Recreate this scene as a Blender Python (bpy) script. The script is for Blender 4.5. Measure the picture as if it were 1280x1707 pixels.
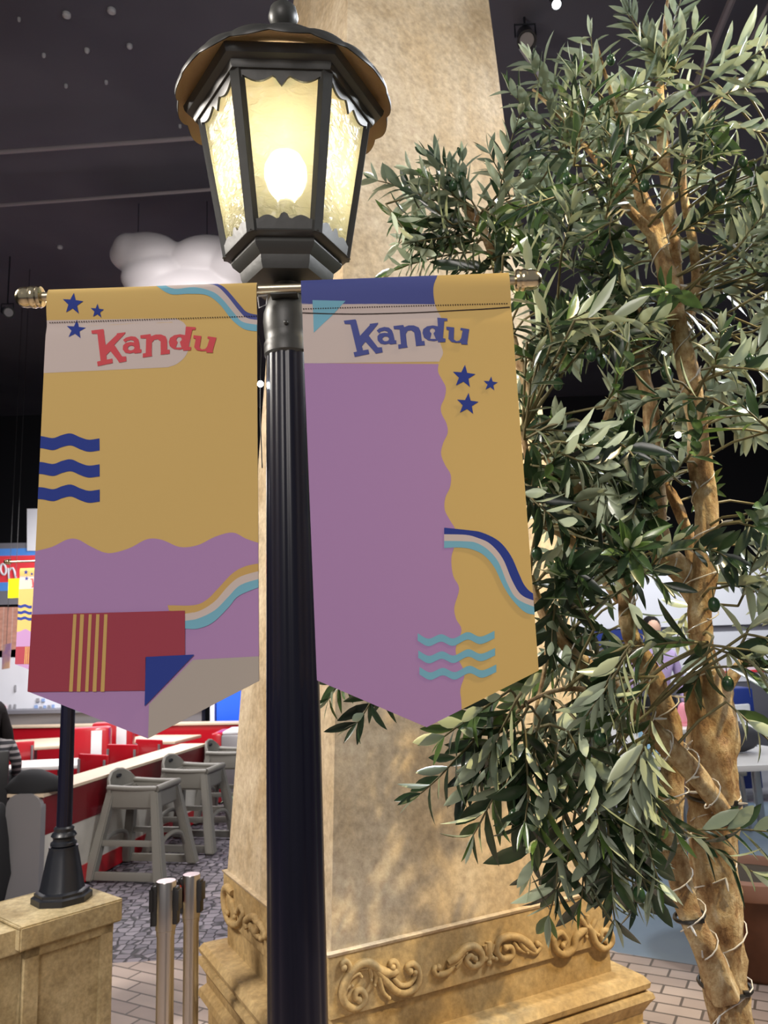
import bpy, bmesh, math, random
from math import sin, cos, pi, radians, atan2, sqrt, exp
from mathutils import Vector, Matrix, noise
from mathutils.geometry import tessellate_polygon

for o in list(bpy.data.objects): bpy.data.objects.remove(o)
COL = bpy.context.scene.collection
SC = bpy.context.scene

# ------------------------------------------------------------------ camera
FPX, PITCH, ROLL, CH = 1300.0, radians(9.7), radians(2.0), 1.55
F_ = Vector((0, cos(PITCH), sin(PITCH))); U0 = Vector((0, -sin(PITCH), cos(PITCH))); R0 = Vector((1, 0, 0))
U_ = cos(ROLL)*U0 + sin(ROLL)*R0; R_ = cos(ROLL)*R0 - sin(ROLL)*U0
CAM = Vector((0, 0, CH))
cd = bpy.data.cameras.new('camera'); cam = bpy.data.objects.new('camera', cd); COL.objects.link(cam)
cam.matrix_world = Matrix(((R_.x, U_.x, -F_.x, 0), (R_.y, U_.y, -F_.y, 0), (R_.z, U_.z, -F_.z, CH), (0, 0, 0, 1)))
cd.sensor_fit = 'VERTICAL'; cd.sensor_height = 36.0; cd.lens = FPX/1707*36.0; cd.clip_end = 100
cd.dof.use_dof = True; cd.dof.focus_distance = 1.38; cd.dof.aperture_fstop = 10.0
SC.camera = cam

# ------------------------------------------------------------------ view, world and lights
SC.view_settings.view_transform = 'Standard'; SC.view_settings.look = 'None'
SC.view_settings.gamma = 1.0; SC.view_settings.exposure = 0.0
try: SC.view_settings.use_curve_mapping = False
except Exception: pass
SC.cycles.max_bounces = 8; SC.cycles.transparent_max_bounces = 12
SC.cycles.caustics_reflective = False; SC.cycles.caustics_refractive = False
SC.cycles.sample_clamp_indirect = 3.0
W = bpy.data.worlds.new('world'); SC.world = W; W.use_nodes = True
W.node_tree.nodes['Background'].inputs[0].default_value = (0.80, 0.80, 0.86, 1)
W.node_tree.nodes['Background'].inputs[1].default_value = 0.22

def lamp(kind, name, loc, target, energy, color, size=0.1, sy=None, spot=None, blend=.3):
    l = bpy.data.lights.new(name, kind); o = bpy.data.objects.new(name, l); COL.objects.link(o)
    o.location = loc; d = Vector(target)-Vector(loc)
    o.rotation_euler = d.to_track_quat('-Z', 'Y').to_euler()
    l.energy = energy; l.color = color
    if kind == 'AREA':
        l.size = size
        if sy: l.shape = 'RECTANGLE'; l.size_y = sy
    else: l.shadow_soft_size = size
    if kind == 'SPOT': l.spot_size = radians(spot); l.spot_blend = blend
    return o
lamp('SPOT', 'key_spot', (2.5, 1.0, 4.2), (.45, 2.35, 1.3), 800, (1, .79, .44), .03, spot=48, blend=.5)
lamp('SPOT', 'cool_spot', (.95, 3.3, 4.6), (.8, 1.7, 2.2), 330, (.86, .92, 1), .05, spot=70, blend=.6)
lamp('AREA', 'hall_light', (-1.2, -2.4, 3.6), (0, 1.6, 1.5), 78, (1, .93, .88), 1.6)
lamp('AREA', 'leaf_rim_fill', (2.9, 2.2, 3.8), (.9, 1.8, 1.9), 130, (.93, .96, 1), .5)  # added fill lamp that rims the leaves from behind, no hall fitting
lamp('AREA', 'diner_light', (-2.8, 7.2, 3.2), (-2.8, 7.6, 0), 170, (1, .96, .96), 2.6)
lamp('AREA', 'diner_light_back', (-2.8, 9.0, 3.3), (-2.8, 10.4, 1.2), 130, (1, .97, .98), 2.0)
lamp('AREA', 'food_court_light', (3.2, 7.4, 3.2), (3.2, 8.2, 0), 110, (.95, .97, 1), 2.8)
lamp('AREA', 'left_wash', (-2.4, 1.6, 3.3), (-.5, 2.7, 1.3), 125, (1, .93, .84), .7)
lamp('SPOT', 'column_wash', (1.3, .5, 5.7), (.15, 2.5, 3.3), 165, (1, .93, .84), .25, spot=44, blend=.8)  # added spot, brightens only the upper column
lamp('SPOT', 'puff_fill', (-1.8, 4.2, 5.8), (-1.9, 7.5, 4.6), 420, (1, .94, .93), .2, spot=38, blend=.9)  # added spot to lift the hanging puff out of the dark
lamp('AREA', 'aisle_light', (-.6, 4.3, 3.6), (-.9, 4.4, 0), 22, (1, .93, .88), .8)

# ------------------------------------------------------------------ pixel rays
def ray(x, y): return F_ + (x-640)/FPX*R_ + (853.5-y)/FPX*U_
def aty(x, y, Y): d = ray(x, y); return CAM + d*(Y/d.y)
def atz(x, y, z): d = ray(x, y); return CAM + d*((z-CH)/d.z)
def atplane(x, y, p, n): d = ray(x, y); return CAM + d*((Vector(p)-CAM).dot(n)/d.dot(n))

# ------------------------------------------------------------------ materials
def mat(name, col, rough=.5, metal=0, bump=None, mix=None, spec=.5, emit=None, trans=0, coat=0):
    m = bpy.data.materials.new(name); m.use_nodes = True; nt = m.node_tree
    b = nt.nodes['Principled BSDF']
    b.inputs['Base Color'].default_value = (*col, 1); b.inputs['Roughness'].default_value = rough
    b.inputs['Metallic'].default_value = metal; b.inputs['Specular IOR Level'].default_value = spec
    b.inputs['Transmission Weight'].default_value = trans; b.inputs['Coat Weight'].default_value = coat
    if emit: b.inputs['Emission Color'].default_value = (*emit[0], 1); b.inputs['Emission Strength'].default_value = emit[1]
    tc = nt.nodes.new('ShaderNodeTexCoord')
    if mix:   # (colour2, scale, detail, lo, hi)
        n = nt.nodes.new('ShaderNodeTexNoise'); n.inputs['Scale'].default_value = mix[1]; n.inputs['Detail'].default_value = mix[2]
        r = nt.nodes.new('ShaderNodeMapRange'); r.inputs[1].default_value = mix[3]; r.inputs[2].default_value = mix[4]
        x = nt.nodes.new('ShaderNodeMix'); x.data_type = 'RGBA'
        x.inputs[6].default_value = (*col, 1); x.inputs[7].default_value = (*mix[0], 1)
        nt.links.new(tc.outputs['Object'], n.inputs['Vector']); nt.links.new(n.outputs[0], r.inputs[0])
        nt.links.new(r.outputs[0], x.inputs[0]); nt.links.new(x.outputs[2], b.inputs['Base Color'])
    if bump:  # (scale, strength, distance)
        n = nt.nodes.new('ShaderNodeTexNoise'); n.inputs['Scale'].default_value = bump[0]; n.inputs['Detail'].default_value = 4
        u = nt.nodes.new('ShaderNodeBump'); u.inputs['Strength'].default_value = bump[1]; u.inputs['Distance'].default_value = bump[2]
        nt.links.new(tc.outputs['Object'], n.inputs['Vector']); nt.links.new(n.outputs[0], u.inputs['Height'])
        nt.links.new(u.outputs[0], b.inputs['Normal'])
    return m
def S(r, g, b):
    f = lambda c: ((c/255+.055)/1.055)**2.4 if c > 10 else c/255/12.92
    return (f(r), f(g), f(b))

M = {}
M['black_metal'] = mat('black_metal', (.012, .014, .020), .36, bump=(60, .12, .002))
M['lantern_metal'] = mat('lantern_metal', (.05, .05, .045), .42, bump=(50, .25, .002))
M['post_paint'] = mat('post_paint', (.006, .006, .016), .28, spec=.4)
M['roof_underside'] = mat('roof_underside', (.42, .29, .16), .5, bump=(140, .4, .002))
M['brass'] = mat('brass', (.78, .66, .42), .18, 1.0)
M['dull_brass'] = mat('dull_brass', (.62, .55, .40), .35, 1.0)
M['steel'] = mat('steel', (.52, .49, .46), .28, 1.0)
M['black_plastic'] = mat('black_plastic', (.015, .015, .016), .4)
M['orange'] = mat('orange_belt', S(190, 60, 35), .6)
# banner prints
for k, c in dict(yellow=(222, 188, 116), cream=(216, 200, 192), purple=(184, 144, 192), blue=(84, 92, 156), royal=(50, 68, 150), cyan=(128, 188, 208),
                 red=(166, 70, 84), textred=(220, 88, 94), stripe=(212, 174, 106), white=(186, 176, 166), ink=(60, 50, 45)).items():
    M['print_'+k] = mat('print_'+k, tuple(v*1.02 for v in S(*c)), .72, spec=.2, bump=(900, .05, .0005))
M['white_plastic'] = mat('white_plastic', (.75, .75, .76), .35)
M['table_white'] = mat('table_white', (.72, .70, .68), .3)
M['tan_top'] = mat('tan_top', S(205, 185, 160), .4)
M['diner_red'] = mat('diner_red', S(178, 20, 34), .3, coat=.3)
M['diner_dark_red'] = mat('diner_dark_red', S(110, 12, 24), .35, coat=.2)
M['grey_metal'] = mat('grey_metal', (.30, .29, .30), .4, .5)
M['grey_plastic'] = mat('grey_plastic', S(122, 119, 112), .5)
M['pale_panel'] = mat('pale_panel', S(205, 200, 190), .6, mix=(S(170, 165, 155), 3, 4, .4, .7))
M['dark_room'] = mat('dark_room', (.012, .012, .016), .9)
M['ceiling'] = mat('ceiling_paint', (.14, .135, .16), .95, mix=((.11, .105, .13), .6, 3, .4, .6))
M['sign_red'] = mat('sign_red', S(225, 62, 70), .5)
M['sign_blue'] = mat('sign_blue', S(80, 140, 220), .5)
M['sign_grey'] = mat('sign_grey', S(110, 110, 118), .5)
M['tag_yellow'] = mat('tag_yellow', S(240, 235, 20), .5)
M['deep_blue'] = mat('deep_blue', S(30, 50, 120), .4)
M['bright_blue'] = mat('bright_blue', S(30, 95, 235), .5)
M['wall_white'] = mat('wall_white', (.72, .73, .78), .6)
M['hair'] = mat('hair', (.008, .006, .006), .8, spec=.15)
M['skin'] = mat('skin', (.55, .33, .23), .55)
M['black_cloth'] = mat('black_cloth', (.008, .008, .010), .9)
M['pot'] = mat('terracotta', S(112, 72, 50), .8, mix=(S(84, 54, 38), 6, 3, .4, .7))
M['pot_rim'] = mat('terracotta_rim', S(150, 110, 90), .8)
M['pink'] = mat('pink', S(235, 150, 165), .6)
M['light_blue'] = mat('light_blue', S(150, 195, 225), .6)
M['inflatable'] = mat('inflatable', (.82, .78, .79), .45)
M['cable_light'] = mat('cable_light', (.35, .31, .32), .6)
M['speck'] = mat('speck', (.55, .55, .56), .5)
M['wire_clear'] = mat('wire_clear', (.86, .83, .76), .1, trans=.35)
M['led'] = mat('led', (1, 1, 1), .3, emit=((.85, .95, 1), 60))
M['led_off'] = mat('led_off', (.8, .8, .8), .1, trans=.4)
M['lamp_face'] = mat('lamp_face', (1, 1, 1), .3, emit=((.9, .95, 1), 9))
M['bulb'] = mat('bulb_glow', (1, .95, .8), .3, emit=((1, .90, .66), 62))
M['olive'] = mat('olive_skin', (.018, .050, .022), .25, mix=((.03, .075, .03), 60, 2, .4, .6))
M['tie'] = mat('cable_tie_black', (.012, .011, .010), .4)

def stone(name, base, dark, warm, sc, bump=.35):
    m = mat(name, base, .75, spec=.3); nt = m.node_tree; b = nt.nodes['Principled BSDF']; tc = nt.nodes['Texture Coordinate']
    def nz(s, d, lo, hi, st=(1, 1, 1)):
        mp = nt.nodes.new('ShaderNodeMapping'); mp.inputs['Scale'].default_value = st
        nt.links.new(tc.outputs['Object'], mp.inputs[0])
        n = nt.nodes.new('ShaderNodeTexNoise'); n.inputs['Scale'].default_value = s; n.inputs['Detail'].default_value = d; n.inputs['Roughness'].default_value = .65
        nt.links.new(mp.outputs[0], n.inputs['Vector'])
        r = nt.nodes.new('ShaderNodeMapRange'); r.inputs[1].default_value = lo; r.inputs[2].default_value = hi
        nt.links.new(n.outputs[0], r.inputs[0]); return r.outputs[0], n.outputs[0]
    a, _ = nz(sc, 8, .42, .68); w, _ = nz(sc*.5, 6, .45, .7, (1.6, 1.6, .5)); g, gr = nz(sc*14, 5, .3, .7)
    x1 = nt.nodes.new('ShaderNodeMix'); x1.data_type = 'RGBA'; x1.inputs[6].default_value = (*base, 1); x1.inputs[7].default_value = (*dark, 1)
    x2 = nt.nodes.new('ShaderNodeMix'); x2.data_type = 'RGBA'; x2.inputs[7].default_value = (*warm, 1)
    x3 = nt.nodes.new('ShaderNodeMix'); x3.data_type = 'RGBA'; x3.blend_type = 'OVERLAY'; x3.inputs[0].default_value = .25
    nt.links.new(a, x1.inputs[0]); nt.links.new(x1.outputs[2], x2.inputs[6]); nt.links.new(w, x2.inputs[0])
    nt.links.new(x2.outputs[2], x3.inputs[6]); nt.links.new(g, x3.inputs[7]); nt.links.new(x3.outputs[2], b.inputs['Base Color'])
    u = nt.nodes.new('ShaderNodeBump'); u.inputs['Strength'].default_value = bump; u.inputs['Distance'].default_value = .004
    nt.links.new(gr, u.inputs['Height']); nt.links.new(u.outputs[0], b.inputs['Normal'])
    return m
M['plaster'] = stone('plaster', S(200, 182, 154), S(160, 138, 106), S(178, 152, 114), 3.0)
M['plaster_gold'] = stone('plaster_gold', S(186, 160, 114), S(130, 104, 66), S(162, 132, 84), 3.5)
M['wall_stone'] = stone('wall_stone', S(196, 180, 142), S(140, 122, 86), S(170, 148, 106), 4.0)

# column shaft: one mottled plaster over its whole height, no separate wash below
def bark():
    m = mat('bark', (.3, .2, .1), .7, spec=.3); nt = m.node_tree; b = nt.nodes['Principled BSDF']; tc = nt.nodes['Texture Coordinate']
    mp = nt.nodes.new('ShaderNodeMapping'); mp.inputs['Scale'].default_value = (1, 1, .7); nt.links.new(tc.outputs['Object'], mp.inputs[0])
    n = nt.nodes.new('ShaderNodeTexNoise'); n.inputs['Scale'].default_value = 26; n.inputs['Detail'].default_value = 9; n.inputs['Roughness'].default_value = .7
    nt.links.new(mp.outputs[0], n.inputs['Vector'])
    r = nt.nodes.new('ShaderNodeValToRGB'); cr = r.color_ramp
    cr.elements[0].position = .30; cr.elements[0].color = (*S(84, 56, 36), 1)
    cr.elements[1].position = .72; cr.elements[1].color = (*S(218, 204, 174), 1)
    e = cr.elements.new(.44); e.color = (*S(150, 118, 80), 1); e = cr.elements.new(.56); e.color = (*S(182, 158, 118), 1)
    nt.links.new(n.outputs[0], r.inputs[0]); nt.links.new(r.outputs[0], b.inputs['Base Color'])
    u = nt.nodes.new('ShaderNodeBump'); u.inputs['Strength'].default_value = 1; u.inputs['Distance'].default_value = .014
    nt.links.new(n.outputs[0], u.inputs['Height']); nt.links.new(u.outputs[0], b.inputs['Normal'])
    return m
M['bark'] = bark()
M['twig'] = mat('twig', S(104, 96, 62), .6)

def leafmat():
    m = mat('leaf', (.06, .1, .03), .27, spec=.7); nt = m.node_tree; b = nt.nodes['Principled BSDF']
    at = nt.nodes.new('ShaderNodeAttribute'); at.attribute_name = 'tone'
    top = nt.nodes.new('ShaderNodeValToRGB'); cr = top.color_ramp
    cr.elements[0].color = (*S(28, 40, 30), 1); cr.elements[1].color = (*S(98, 126, 64), 1)
    e = cr.elements.new(.6); e.color = (*S(46, 68, 42), 1)
    bot = nt.nodes.new('ShaderNodeValToRGB'); cr = bot.color_ramp
    cr.elements[0].color = (*S(132, 146, 124), 1); cr.elements[1].color = (*S(200, 212, 182), 1)
    g = nt.nodes.new('ShaderNodeNewGeometry'); x = nt.nodes.new('ShaderNodeMix'); x.data_type = 'RGBA'
    nt.links.new(at.outputs['Fac'], top.inputs[0]); nt.links.new(at.outputs['Fac'], bot.inputs[0])
    nt.links.new(g.outputs['Backfacing'], x.inputs[0]); nt.links.new(top.outputs[0], x.inputs[6]); nt.links.new(bot.outputs[0], x.inputs[7])
    nt.links.new(x.outputs[2], b.inputs['Base Color'])
    t = nt.nodes.new('ShaderNodeBsdfTranslucent'); nt.links.new(x.outputs[2], t.inputs[0])
    ms = nt.nodes.new('ShaderNodeMixShader'); ms.inputs[0].default_value = .16
    out = nt.nodes['Material Output']; nt.links.new(b.outputs[0], ms.inputs[1]); nt.links.new(t.outputs[0], ms.inputs[2]); nt.links.new(ms.outputs[0], out.inputs[0])
    return m
M['leaf'] = leafmat()

def glassmat():
    m = bpy.data.materials.new('seedy_glass'); m.use_nodes = True; nt = m.node_tree; nt.nodes.remove(nt.nodes['Principled BSDF'])
    out = nt.nodes['Material Output']; tc = nt.nodes.new('ShaderNodeTexCoord')
    n = nt.nodes.new('ShaderNodeTexNoise'); n.inputs['Scale'].default_value = 70; n.inputs['Detail'].default_value = 3; n.inputs['Distortion'].default_value = 1.2
    mp = nt.nodes.new('ShaderNodeMapping'); mp.inputs['Scale'].default_value = (.5, .5, 1); nt.links.new(tc.outputs['Object'], mp.inputs[0]); nt.links.new(mp.outputs[0], n.inputs['Vector'])
    u = nt.nodes.new('ShaderNodeBump'); u.inputs['Strength'].default_value = .8; u.inputs['Distance'].default_value = .004; nt.links.new(n.outputs[0], u.inputs['Height'])
    tl = nt.nodes.new('ShaderNodeBsdfTranslucent'); tl.inputs[0].default_value = (.26, .245, .165, 1); nt.links.new(u.outputs[0], tl.inputs['Normal'])
    tr = nt.nodes.new('ShaderNodeBsdfTransparent'); tr.inputs[0].default_value = (1, .97, .84, 1)
    rf = nt.nodes.new('ShaderNodeBsdfRefraction'); rf.inputs['Color'].default_value = (.62, .60, .45, 1); rf.inputs['Roughness'].default_value = .32; rf.inputs['IOR'].default_value = 1.04; nt.links.new(u.outputs[0], rf.inputs['Normal'])
    gl = nt.nodes.new('ShaderNodeBsdfGlossy'); gl.inputs['Roughness'].default_value = .15; nt.links.new(u.outputs[0], gl.inputs['Normal'])
    a = nt.nodes.new('ShaderNodeMixShader'); a.inputs[0].default_value = .10; a0 = nt.nodes.new('ShaderNodeMixShader'); a0.inputs[0].default_value = .25; nt.links.new(tl.outputs[0], a0.inputs[1]); nt.links.new(rf.outputs[0], a0.inputs[2]); nt.links.new(a0.outputs[0], a.inputs[1]); nt.links.new(tr.outputs[0], a.inputs[2])
    c = nt.nodes.new('ShaderNodeMixShader'); c.inputs[0].default_value = .05; nt.links.new(a.outputs[0], c.inputs[1]); nt.links.new(gl.outputs[0], c.inputs[2])
    nt.links.new(c.outputs[0], out.inputs[0]); return m
M['glass'] = glassmat()

def pavers(name, c1, c2, mortar, kind, sc, rot=0):
    m = mat(name, c1, .55, spec=.45); nt = m.node_tree; b = nt.nodes['Principled BSDF']; tc = nt.nodes['Texture Coordinate']
    mp = nt.nodes.new('ShaderNodeMapping'); mp.inputs['Rotation'].default_value = (0, 0, rot); nt.links.new(tc.outputs['Object'], mp.inputs[0])
    if kind == 'voronoi':
        v = nt.nodes.new('ShaderNodeTexVoronoi'); v.inputs['Scale'].default_value = sc; v.inputs['Randomness'].default_value = .45
        e = nt.nodes.new('ShaderNodeTexVoronoi'); e.feature = 'DISTANCE_TO_EDGE'; e.inputs['Scale'].default_value = sc; e.inputs['Randomness'].default_value = .45
        for q in (v, e): nt.links.new(mp.outputs[0], q.inputs['Vector'])
        r = nt.nodes.new('ShaderNodeMapRange'); r.inputs[1].default_value = .02; r.inputs[2].default_value = .07; nt.links.new(e.outputs['Distance'], r.inputs[0]); h = r.outputs[0]
        sp = nt.nodes.new('ShaderNodeSeparateColor'); nt.links.new(v.outputs['Color'], sp.inputs[0])
        x = nt.nodes.new('ShaderNodeMix'); x.data_type = 'RGBA'; x.inputs[6].default_value = (*c1, 1); x.inputs[7].default_value = (*c2, 1); nt.links.new(sp.outputs[0], x.inputs[0])
        y = nt.nodes.new('ShaderNodeMix'); y.data_type = 'RGBA'; y.inputs[6].default_value = (*mortar, 1); nt.links.new(h, y.inputs[0]); nt.links.new(x.outputs[2], y.inputs[7])
        nt.links.new(y.outputs[2], b.inputs['Base Color'])
    else:
        k = nt.nodes.new('ShaderNodeTexBrick'); k.inputs['Scale'].default_value = sc; k.inputs['Color1'].default_value = (*c1, 1); k.inputs['Color2'].default_value = (*c2, 1)
        k.inputs['Mortar'].default_value = (*mortar, 1); k.inputs['Mortar Size'].default_value = .018; k.inputs['Brick Width'].default_value = .6; k.inputs['Row Height'].default_value = .3
        nt.links.new(mp.outputs[0], k.inputs['Vector'])
        n = nt.nodes.new('ShaderNodeTexNoise'); n.inputs['Scale'].default_value = 16; n.inputs['Detail'].default_value = 5
        x = nt.nodes.new('ShaderNodeMix'); x.data_type = 'RGBA'; x.blend_type = 'OVERLAY'; x.inputs[0].default_value = .5
        nt.links.new(k.outputs['Color'], x.inputs[6]); nt.links.new(n.outputs[0], x.inputs[7]); nt.links.new(x.outputs[2], b.inputs['Base Color'])
        iv = nt.nodes.new('ShaderNodeMath'); iv.operation = 'SUBTRACT'; iv.inputs[0].default_value = 1; nt.links.new(k.outputs['Fac'], iv.inputs[1]); h = iv.outputs[0]
    u = nt.nodes.new('ShaderNodeBump'); u.inputs['Strength'].default_value = .8; u.inputs['Distance'].default_value = .008
    nt.links.new(h, u.inputs['Height']); nt.links.new(u.outputs[0], b.inputs['Normal'])
    return m
M['cobble'] = pavers('cobbles', S(92, 86, 96), S(134, 126, 134), S(38, 35, 40), 'voronoi', 15)
M['paver'] = pavers('paver_bricks', S(182, 164, 152), S(152, 134, 124), S(92, 80, 70), 'brick', 3.2, radians(28))
M['blue_floor'] = mat('blue_floor', S(122, 138, 150), .35, mix=(S(98, 116, 134), 1.2, 5, .4, .65))
M['brickwall'] = pavers('brick_wall', S(190, 140, 122), S(168, 120, 106), S(200, 180, 170), 'brick', 5)

# striped sweater
def stripes(name, c1, c2, per):
    m = mat(name, c1, .9); nt = m.node_tree; b = nt.nodes['Principled BSDF']; tc = nt.nodes['Texture Coordinate']
    sx = nt.nodes.new('ShaderNodeSeparateXYZ'); nt.links.new(tc.outputs['Object'], sx.inputs[0])
    q = nt.nodes.new('ShaderNodeMath'); q.operation = 'MULTIPLY'; q.inputs[1].default_value = 2*pi/per; nt.links.new(sx.outputs['Z'], q.inputs[0])
    s = nt.nodes.new('ShaderNodeMath'); s.operation = 'SINE'; nt.links.new(q.outputs[0], s.inputs[0])
    g = nt.nodes.new('ShaderNodeMath'); g.operation = 'GREATER_THAN'; g.inputs[1].default_value = .2; nt.links.new(s.outputs[0], g.inputs[0])
    x = nt.nodes.new('ShaderNodeMix'); x.data_type = 'RGBA'; x.inputs[6].default_value = (*c1, 1); x.inputs[7].default_value = (*c2, 1)
    nt.links.new(g.outputs[0], x.inputs[0]); nt.links.new(x.outputs[2], b.inputs['Base Color']); return m
M['stripes'] = stripes('striped_knit', (.03, .03, .035), (.32, .30, .30), .05)

# ------------------------------------------------------------------ builders
def tag(o, label=None, cat=None, group=None, kind=None):
    if label: o['label'] = label
    if cat: o['category'] = cat
    if group: o['group'] = group
    if kind: o['kind'] = kind
    return o
def empty(name, loc, label, cat, group=None, rz=0):
    o = bpy.data.objects.new(name, None); COL.objects.link(o); o.location = loc; o.rotation_euler = (0, 0, rz)
    o.empty_display_size = .05
    return tag(o, label, cat, group)
def root_matrix(o):
    m = Matrix.Identity(4)
    while o is not None:
        m = (Matrix.Translation(o.location) @ o.rotation_euler.to_matrix().to_4x4()) @ m; o = o.parent
    return m

class MB:
    def __init__(s): s.bm = bmesh.new()
    def quadbox(s, c, size, rot=None, bevel=0, mi=0, taper=None):
        r = bmesh.ops.create_cube(s.bm, size=1); vs = r['verts']
        for v in vs:
            v.co = Vector((v.co.x*size[0], v.co.y*size[1], v.co.z*size[2]))
            if taper and v.co.z > 0: v.co.x *= taper; v.co.y *= taper
            if rot is not None: v.co = rot @ v.co
            v.co += Vector(c)
        fs = set(f for v in vs for f in v.link_faces)
        for f in fs: f.material_index = mi
        if bevel:
            es = list(set(e for v in vs for e in v.link_edges))
            bmesh.ops.bevel(s.bm, geom=es, offset=bevel, segments=2, affect='EDGES', profile=.6)
        return s
    def hexa(s, p, mi=0):   # 8 points: bottom 4 (ccw), top 4
        v = [s.bm.verts.new(Vector(q)) for q in p]
        for f in ((3, 2, 1, 0), (4, 5, 6, 7), (0, 1, 5, 4), (1, 2, 6, 5), (2, 3, 7, 6), (3, 0, 4, 7)):
            s.bm.faces.new([v[i] for i in f]).material_index = mi
        return s
    def rings(s, rings, close=True, cap=True, mi=0):
        rv = [[s.bm.verts.new(Vector(p)) for p in r] for r in rings]
        n = len(rv[0])
        for a, b in zip(rv, rv[1:]):
            for i in range(n if close else n-1):
                j = (i+1) % n
                s.bm.faces.new((a[i], a[j], b[j], b[i])).material_index = mi
        if cap and close:
            s.bm.faces.new(list(reversed(rv[0]))).material_index = mi
            s.bm.faces.new(rv[-1]).material_index = mi
        return s
    def lathe(s, c, prof, n=32, rot=0, fl=None, mi=0, cap=True, tilt=None):
        R = []
        for r, z in prof:
            ring = []
            for i in range(n):
                a = 2*pi*i/n+rot; rr = r*(fl(a, z) if fl else 1)
                p = Vector((rr*cos(a), rr*sin(a), z))
                if tilt is not None: p = tilt @ p
                ring.append(Vector(c)+p)
            R.append(ring)
        return s.rings(R, cap=cap, mi=mi)
    def tube(s, pts, rad, n=8, mi=0, cap=True, wob=0, flat=1):
        pts = [Vector(p) for p in pts]
        if not hasattr(rad, '__len__'): rad = [rad]*len(pts)
        R = []; up = None
        for i, p in enumerate(pts):
            t = (pts[min(i+1, len(pts)-1)]-pts[max(i-1, 0)]).normalized()
            if up is None:
                up = Vector((0, 0, 1)) if abs(t.z) < .9 else Vector((1, 0, 0))
            u = t.cross(up)
            if u.length < 1e-4: u = t.orthogonal()
            u.normalize(); w = u.cross(t).normalized(); up = w
            ring = []
            for k in range(n):
                a = 2*pi*k/n; rr = rad[i]
                if wob: rr *= 1+wob*noise.noise(p*9+Vector((cos(a), sin(a), 0))*1.3)+wob*.35*noise.noise(p*34+Vector((cos(a), sin(a), 0))*2.6)
                ring.append(p+u*cos(a)*rr+w*sin(a)*rr*flat)
            R.append(ring)
        return s.rings(R, cap=cap, mi=mi)
    def sphere(s, c, r, seg=16, sc=(1, 1, 1), mi=0):
        q = bmesh.ops.create_uvsphere(s.bm, u_segments=seg, v_segments=max(6, seg//2), radius=r)
        for v in q['verts']: v.co = Vector((v.co.x*sc[0], v.co.y*sc[1], v.co.z*sc[2]))+Vector(c)
        for f in set(f for v in q['verts'] for f in v.link_faces): f.material_index = mi
        return s
    def prism(s, poly, ex, mi=0):   # 3-D outline extruded by vector ex
        ex = Vector(ex); n = len(poly); P = [Vector(p) for p in poly]
        a = [s.bm.verts.new(p) for p in P]; b = [s.bm.verts.new(p+ex) for p in P]
        for t in tessellate_polygon([P]):
            s.bm.faces.new([a[i] for i in t]).material_index = mi
            s.bm.faces.new([b[i] for i in reversed(t)]).material_index = mi
        for i in range(n):
            s.bm.faces.new((a[i], a[(i+1) % n], b[(i+1) % n], b[i])).material_index = mi
        return s
    def build(s, name, mats, parent=None, smooth=True, ang=38, label=None):
        if not isinstance(mats, (list, tuple)): mats = [mats]
        bmesh.ops.recalc_face_normals(s.bm, faces=s.bm.faces) if smooth != 'keep' else None
        if parent is not None: s.bm.transform(root_matrix(parent).inverted())
        me = bpy.data.meshes.new(name); s.bm.to_mesh(me); s.bm.free()
        for m in mats: me.materials.append(m)
        if smooth:
            for p in me.polygons: p.use_smooth = True
            try: me.set_sharp_from_angle(angle=radians(ang))
            except Exception: pass
        o = bpy.data.objects.new(name, me); COL.objects.link(o)
        if parent is not None: o.parent = parent
        if label: o['label'] = label
        return o
def copy_tree(o, parent=None):
    c = o.copy(); COL.objects.link(c)
    if parent is not None: c.parent = parent
    for ch in [q for q in bpy.data.objects if q.parent == o]: copy_tree(ch, c)
    return c
def crom(pts, n=8):
    P = [Vector(p) for p in pts]; P = [P[0]*2-P[1]]+P+[P[-1]*2-P[-2]]; out = []
    for i in range(1, len(P)-2):
        for k in range(n):
            t = k/n; a, b, c, d = P[i-1:i+3]
            out.append(.5*((2*b)+(c-a)*t+(2*a-5*b+4*c-d)*t*t+(3*b-a-3*c+d)*t**3))
    out.append(P[-2]); return out
def interp(vals, n=8):
    out = []
    for a, b in zip(vals, vals[1:]):
        out += [a+(b-a)*k/n for k in range(n)]
    return out+[vals[-1]]

# ================================================================== the setting
def slab(name, x0, x1, y0, y1, z0, z1, m):
    b = MB(); b.quadbox(((x0+x1)/2, (y0+y1)/2, (z0+z1)/2), (x1-x0, y1-y0, z1-z0))
    return tag(b.build(name, m, smooth=False), kind='structure')
slab('floor', -9, 12, -3, 15, -.30, -.012, M['cobble'])
# paver field: in front of a slanted edge
pa, pb = atz(200, 1600, 0), atz(350, 1592, 0)
e0 = atz(1030, 1588, 0); e1_ = atz(1180, 1612, 0)
def floor_patch(name, pts, z0, z1, m):
    b = MB(); b.prism([Vector((p[0], p[1], z0)) for p in pts], (0, 0, z1-z0)); return tag(b.build(name, m, smooth=False), kind='structure')
dpa = (pb-pa); L0 = pa-dpa*8
floor_patch('floor_pavers', [(L0.x, L0.y), (pb.x+.55, pb.y-.02), (1.0, 4.35), (e0.x, e0.y), (e1_.x, e1_.y), (4.5, e1_.y-1.2), (4.5, -1), (-5, -1)], -.012, 0, M['paver'])
floor_patch('floor_blue', [(.75, 4.4), (e0.x, e0.y+.004), (e1_.x, e1_.y+.004), (4.6, e1_.y-1.2), (9, 3), (9, 7.6), (.75, 7.6)], -.0119, -.001, M['blue_floor'])
slab('wall_back', -9, 12, 14.6, 15, -.012, 6.2, M['dark_room'])
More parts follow.
